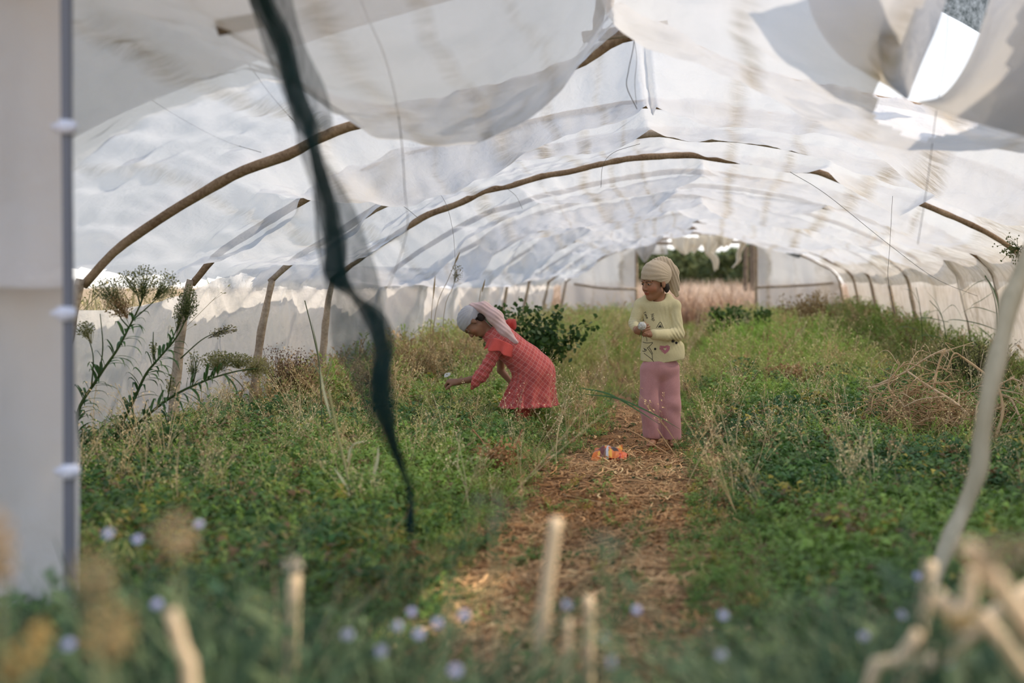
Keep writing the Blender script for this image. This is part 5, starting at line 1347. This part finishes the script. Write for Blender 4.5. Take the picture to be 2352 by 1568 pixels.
# ---------------------------------------------------------- big leaning stake on the right, out of focus
n_ = NT('pale_stake_bark'); f = n_.noise(1., n_.obco((30, 30, 8)), 3); n_.done(n_.bsdf(n_.mix(f, (.29, .26, .17), (.52, .45, .32)), .9, .1, n_.bump(f, .4, .005))); M['stake'] = n_.m
m = MB(); Ys = 3.0
m.tube([W(2420, 500, 3.3), W(2362, 600, 3.2), W(2318, 700, 3.1), W(2300, 790, 3.05), W(2272, 900, Ys), W(2256, 1000, Ys), W(2246, 1080, Ys), W(2212, 1170, Ys), W(2176, 1250, 2.95), W(2140, 1340, 2.9), W(2112, 1440, 2.85), (W(2096, 1575, 2.8))],
       [.030, .032, .028, .026, .026, .022, .024, .021, .022, .021, .022, .024], 12, n=70, wob=.12)
tag(m.obj('leaning_stake', M['stake']), 'pale crooked wooden stake leaning up at the right edge, out of focus', 'stake')
# ---------------------------------------------------------- out-of-focus stalks and flowers just before the camera
ST = (.74, .57, .36)
FG = [([(1232, 1600), (1245, 1450), (1262, 1300), (1278, 1190)], .0125, 2.0, 'blurred tan stalk rising at the bottom, left of the pair before the path'),
      ([(1350, 1600), (1352, 1480), (1352, 1370)], .0115, 2.0, 'shorter blurred tan stalk at the bottom, right of the pair before the path'),
      ([(668, 1600), (672, 1450), (676, 1320)], .0125, 1.9, 'blurred tan stalk with a pale tip at the lower left'),
      ([(2070, 1620), (2100, 1500), (2125, 1380), (2136, 1290)], .0140, 1.8, 'sunlit tan stalk standing upright at the lower right'),
      ([(2075, 1600), (2130, 1530), (2215, 1465), (2285, 1410), (2380, 1345)], .0140, 1.6, 'thick sunlit beige stalk slanting up to the right corner'),
      ([(2400, 1480), (2300, 1350), (2215, 1250)], .011, 1.2, 'wide blurred beige stalk slanting up to the left at the right edge'),
      ([(2150, 1370), (2190, 1400), (2222, 1390), (2232, 1310)], .0100, 1.4, 'hooked pale stem between the sunlit stalks at the lower right'),
      ([(1990, 1600), (2060, 1520), (2110, 1450)], .008, 1.5, 'faint blurred stem slanting left of the sunlit upright stalk'),
      ([(2252, 1412), (2310, 1480), (2370, 1560)], .009, 1.4, 'blurred stem slanting down to the right corner under the beige stalk'),
      ([(440, 1600), (420, 1500), (395, 1400)], .0095, 1.4, 'faint blurred stalk below the tan flower head at the lower left'),
      ([(1300, 1600), (1302, 1500), (1306, 1420)], .006, 1.8, 'faint grey-green stem between the two tan stalks before the path')]
for pts, r_, Y, lb in FG:
    P = [W(a, b, Y) for a, b in pts]; low = P[0].copy(); low[2] = 0; low[0] += (P[0][0] - P[1][0]) * .8
    up = pts[0][1] < 1568
    m = MB(); m.tube(P if up else [low] + P, [r_ * 1.1, r_, r_ * .85], 9, ST, n=26, wob=.08); tag(m.obj('blurred_stalk', M['dry']), lb, 'stalk', 'stalks close to the camera')
HD = [((405, 1225), (.030, .026, .036), 1.4, (.40, .29, .17), 'tan fluffy seed head, blurred, right of the white entrance cloth'), ((215, 1325), (.026, .02, .034), 1.2, (.30, .24, .13), 'olive-tan seed head blurred against the foot of the entrance pole'),
      ((250, 1455), (.026, .02, .032), 1.1, (.38, .27, .12), 'amber seed head blurred at the lower left'), ((60, 1500), (.017, .014, .042), 1.1, (.50, .34, .12), 'long amber seed head at the bottom left corner'),
      ((-8, 1265), (.015, .012, .04), 1.1, (.42, .30, .17), 'pale orange seed head cut by the left edge'), ((2205, 1430), (.018, .014, .011), 1.3, (.42, .31, .14), 'small round amber seed head under the hooked stem'),
      ((2310, 1270), (.036, .02, .022), 1.1, (.36, .29, .18), 'broad beige seed head blurred at the right edge'), ((1385, 1255), (.03, .02, .02), 1.5, (.13, .17, .12), 'grey-green bud cluster blurred above the path'),
      ((672, 1300), (.016, .016, .016), 1.9, (.62, .52, .40), 'pale tip seed head on the blurred stalk at the lower left'), ((1130, 1170), (.045, .03, .03), 1.7, (.14, .15, .12), 'faint grey-green flower cluster blurred left of the path')]
for k, ((px, py), rd, Y, cc, lb) in enumerate(HD):
    r = np.random.default_rng(500 + k); c = W(px, py, Y); t = empty('seed_head', (c[0], c[1], 0), lb, 'seed head', 'blurred seed heads close to the camera')
    m = MB(); rd = np.array(rd)
    tl_ = -.75 if k == 3 else 0
    for j in range(22 if k in (7, 9) else 90):
        d = nrm(r.normal(size=3)); p = d * rd * r.uniform(.5, 1); p = np.array([p[0] * math.cos(tl_) - p[2] * math.sin(tl_), p[1], p[0] * math.sin(tl_) + p[2] * math.cos(tl_)]) + c
        m.ball(p, (.003 if k not in (7, 9) else .0035) * r.uniform(.7, 1.3), 5, 3, np.array(cc) * r.uniform(.7, 1.25), bump=.2)
    m.obj('florets', M['dry'], t)
    m = MB(); m.tube([(c[0] + .03, c[1], 0), (c[0] + .015, c[1], c[2] * .5), tuple(c)], [.003, .002], 6, (.25, .26, .14), n=14); m.obj('stem', M['dry'], t)
# small lilac flowers
FL = [(1065, 1412, 1.9, 'left of the path, nearest it of the bright cluster'), (1005, 1430, 1.9, 'in the bright cluster, second from its right end'), (962, 1456, 1.85, 'lowest of the three close together in the bright cluster'), (912, 1437, 1.9, 'left end of the bright cluster'),
      (945, 1405, 2.1, 'small one above the bright cluster'), (875, 1495, 1.75, 'below the bright cluster'), (798, 1457, 1.8, 'alone left of the bright cluster'), (1045, 1540, 1.6, 'faint near the bottom left of the stalk pair'),
      (248, 1225, 2.0, 'high beside the entrance pole'), (457, 1203, 2.2, 'right of the tan seed head'), (315, 1238, 2.1, 'between the pole and the tan seed head'), (360, 1387, 1.8, 'below the tan seed head'), (157, 1480, 1.6, 'at the foot of the entrance pole'),
      (1303, 1388, 2.0, 'between the two tan stalks'), (1390, 1466, 1.8, 'right of the shorter tan stalk'), (1406, 1520, 1.7, 'lowest one right of the shorter tan stalk'), (1462, 1400, 2.1, 'on the shaded end of the path'),
      (1662, 1412, 2.0, 'on the right of the path, upper of two'), (1656, 1504, 1.8, 'on the right of the path, lower of two'), (1985, 1461, 1.9, 'left of the sunlit stalks'), (2070, 1412, 2.0, 'closest to the sunlit upright stalk'), (2107, 1322, 2.3, 'highest, beside the leaning stake'), (2186, 1525, 1.7, 'between the crossing sunlit stalks')]
n_ = NT('lilac_petal'); n_.done(n_.ms(.3, n_.bsdf((.44, .44, .62), .7, .2), n_.trans((.44, .44, .62)))); M['lilac'] = n_.m
def lilac(c):
    t = empty('lilac_flower', (c[0], c[1], 0), '', 'flower')
    m = MB(); nn = nrm(np.array([.1, -.75, .65])); a = nrm(np.cross(nn, [0, 0, 1])); b = np.cross(nn, a)
    for j in range(12):
        q = 2 * PI * j / 12; d = a * math.cos(q) + b * math.sin(q); m.ribbon([c, c + d * .004 + nn * .002, c + d * .0082], [.001, .0024, .0015], side=np.cross(d, nn), n=4)
    m.obj('petals', M['lilac'], t)
    m = MB(); m.ball(c + nn * .001, .0025, 6, 4, (.30, .30, .55)); m.obj('centre', M['lilac'], t)
    m = MB(); m.tube([(c[0] + .02, c[1] + .01, 0), (c[0] + .015, c[1], c[2] * .6), tuple(c - nn * .002)], [.0018, .0012], 5, (.14, .20, .10), n=10); m.obj('stem', M['grass'], t)
    return t
first = None; FIRSTC = W(1065, 1412, 1.9)
for px, py, Y, lb in FL:
    c = W(px, py, Y)
    if first is None: first = lilac(c); o = first
    else:
        o = first.copy(); C.objects.link(o); sc_ = c[2] / FIRSTC[2]
        o.location = (c[0], c[1], 0); o.scale = (1, 1, 1)
        for ch in list(first.children):
            h = ch.copy(); C.objects.link(h); h.parent = o
            if ch.name.startswith('stem'): h.scale = (1, 1, sc_)
            else: h.location = (0, 0, c[2] - FIRSTC[2])
    tag(o, 'small pale lilac flower, blurred, ' + lb, 'flower', 'lilac flowers in front of the entrance')
# ============================================================ light and camera
w = bpy.data.worlds.new('sky'); bpy.context.scene.world = w; w.use_nodes = True
t = w.node_tree; t.nodes.clear()
wo = t.nodes.new('ShaderNodeOutputWorld'); bg = t.nodes.new('ShaderNodeBackground')
tc = t.nodes.new('ShaderNodeTexCoord'); sp = t.nodes.new('ShaderNodeSeparateXYZ'); rp = t.nodes.new('ShaderNodeValToRGB')
t.links.new(tc.outputs['Generated'], sp.inputs[0]); t.links.new(sp.outputs[2], rp.inputs[0]); t.links.new(rp.outputs[0], bg.inputs[0])
e = rp.color_ramp.elements; e[0].position = 0; e[0].color = (1.0, .97, .92, 1); e[1].position = .8; e[1].color = (.42, .57, .90, 1)
m_ = e.new(.25); m_.color = (.80, .86, .95, 1)
bg.inputs[1].default_value = 1.25; t.links.new(bg.outputs[0], wo.inputs[0])
sun = bpy.data.lights.new('sun', 'SUN'); sun.energy = 5.4; sun.angle = math.radians(1.2); sun.color = (1.0, .85, .68)
so = bpy.data.objects.new('sun', sun); C.objects.link(so)
from mathutils import Vector
SUN_TO = Vector((.68, .17, .71)).normalized()
so.rotation_euler = SUN_TO.to_track_quat('Z', 'Y').to_euler(); so.location = (8, 6, 9)
cam = bpy.data.cameras.new('camera'); co = bpy.data.objects.new('camera', cam); C.objects.link(co)
co.location = (0, 0, CH); co.rotation_euler = (PI / 2, 0, 0)
cam.sensor_width = 36; cam.lens = F / 2352 * 36; cam.shift_x = (1176 - HX) / 2352; cam.shift_y = -(784 - HY) / 2352
cam.clip_start = .05; cam.clip_end = 500
cam.dof.use_dof = True; cam.dof.focus_distance = 7.2; cam.dof.aperture_fstop = 1.35
sc = bpy.context.scene; sc.camera = co
sc.view_settings.view_transform = 'Standard'; sc.view_settings.look = 'None'; sc.view_settings.gamma = 1; sc.view_settings.use_curve_mapping = False
sc.view_settings.exposure = 0.26
cy = sc.cycles
cy.max_bounces = 5; cy.diffuse_bounces = 4; cy.transmission_bounces = 3; cy.glossy_bounces = 1; cy.transparent_max_bounces = 8
cy.sample_clamp_indirect = 6; cy.use_adaptive_sampling = True; cy.adaptive_threshold = .07; cy.adaptive_min_samples = 16
cy.use_denoising = True
cy.caustics_reflective = False; cy.caustics_refractive = False
for o in list(bpy.data.objects):
    if '_o' in o.keys(): del o['_o']
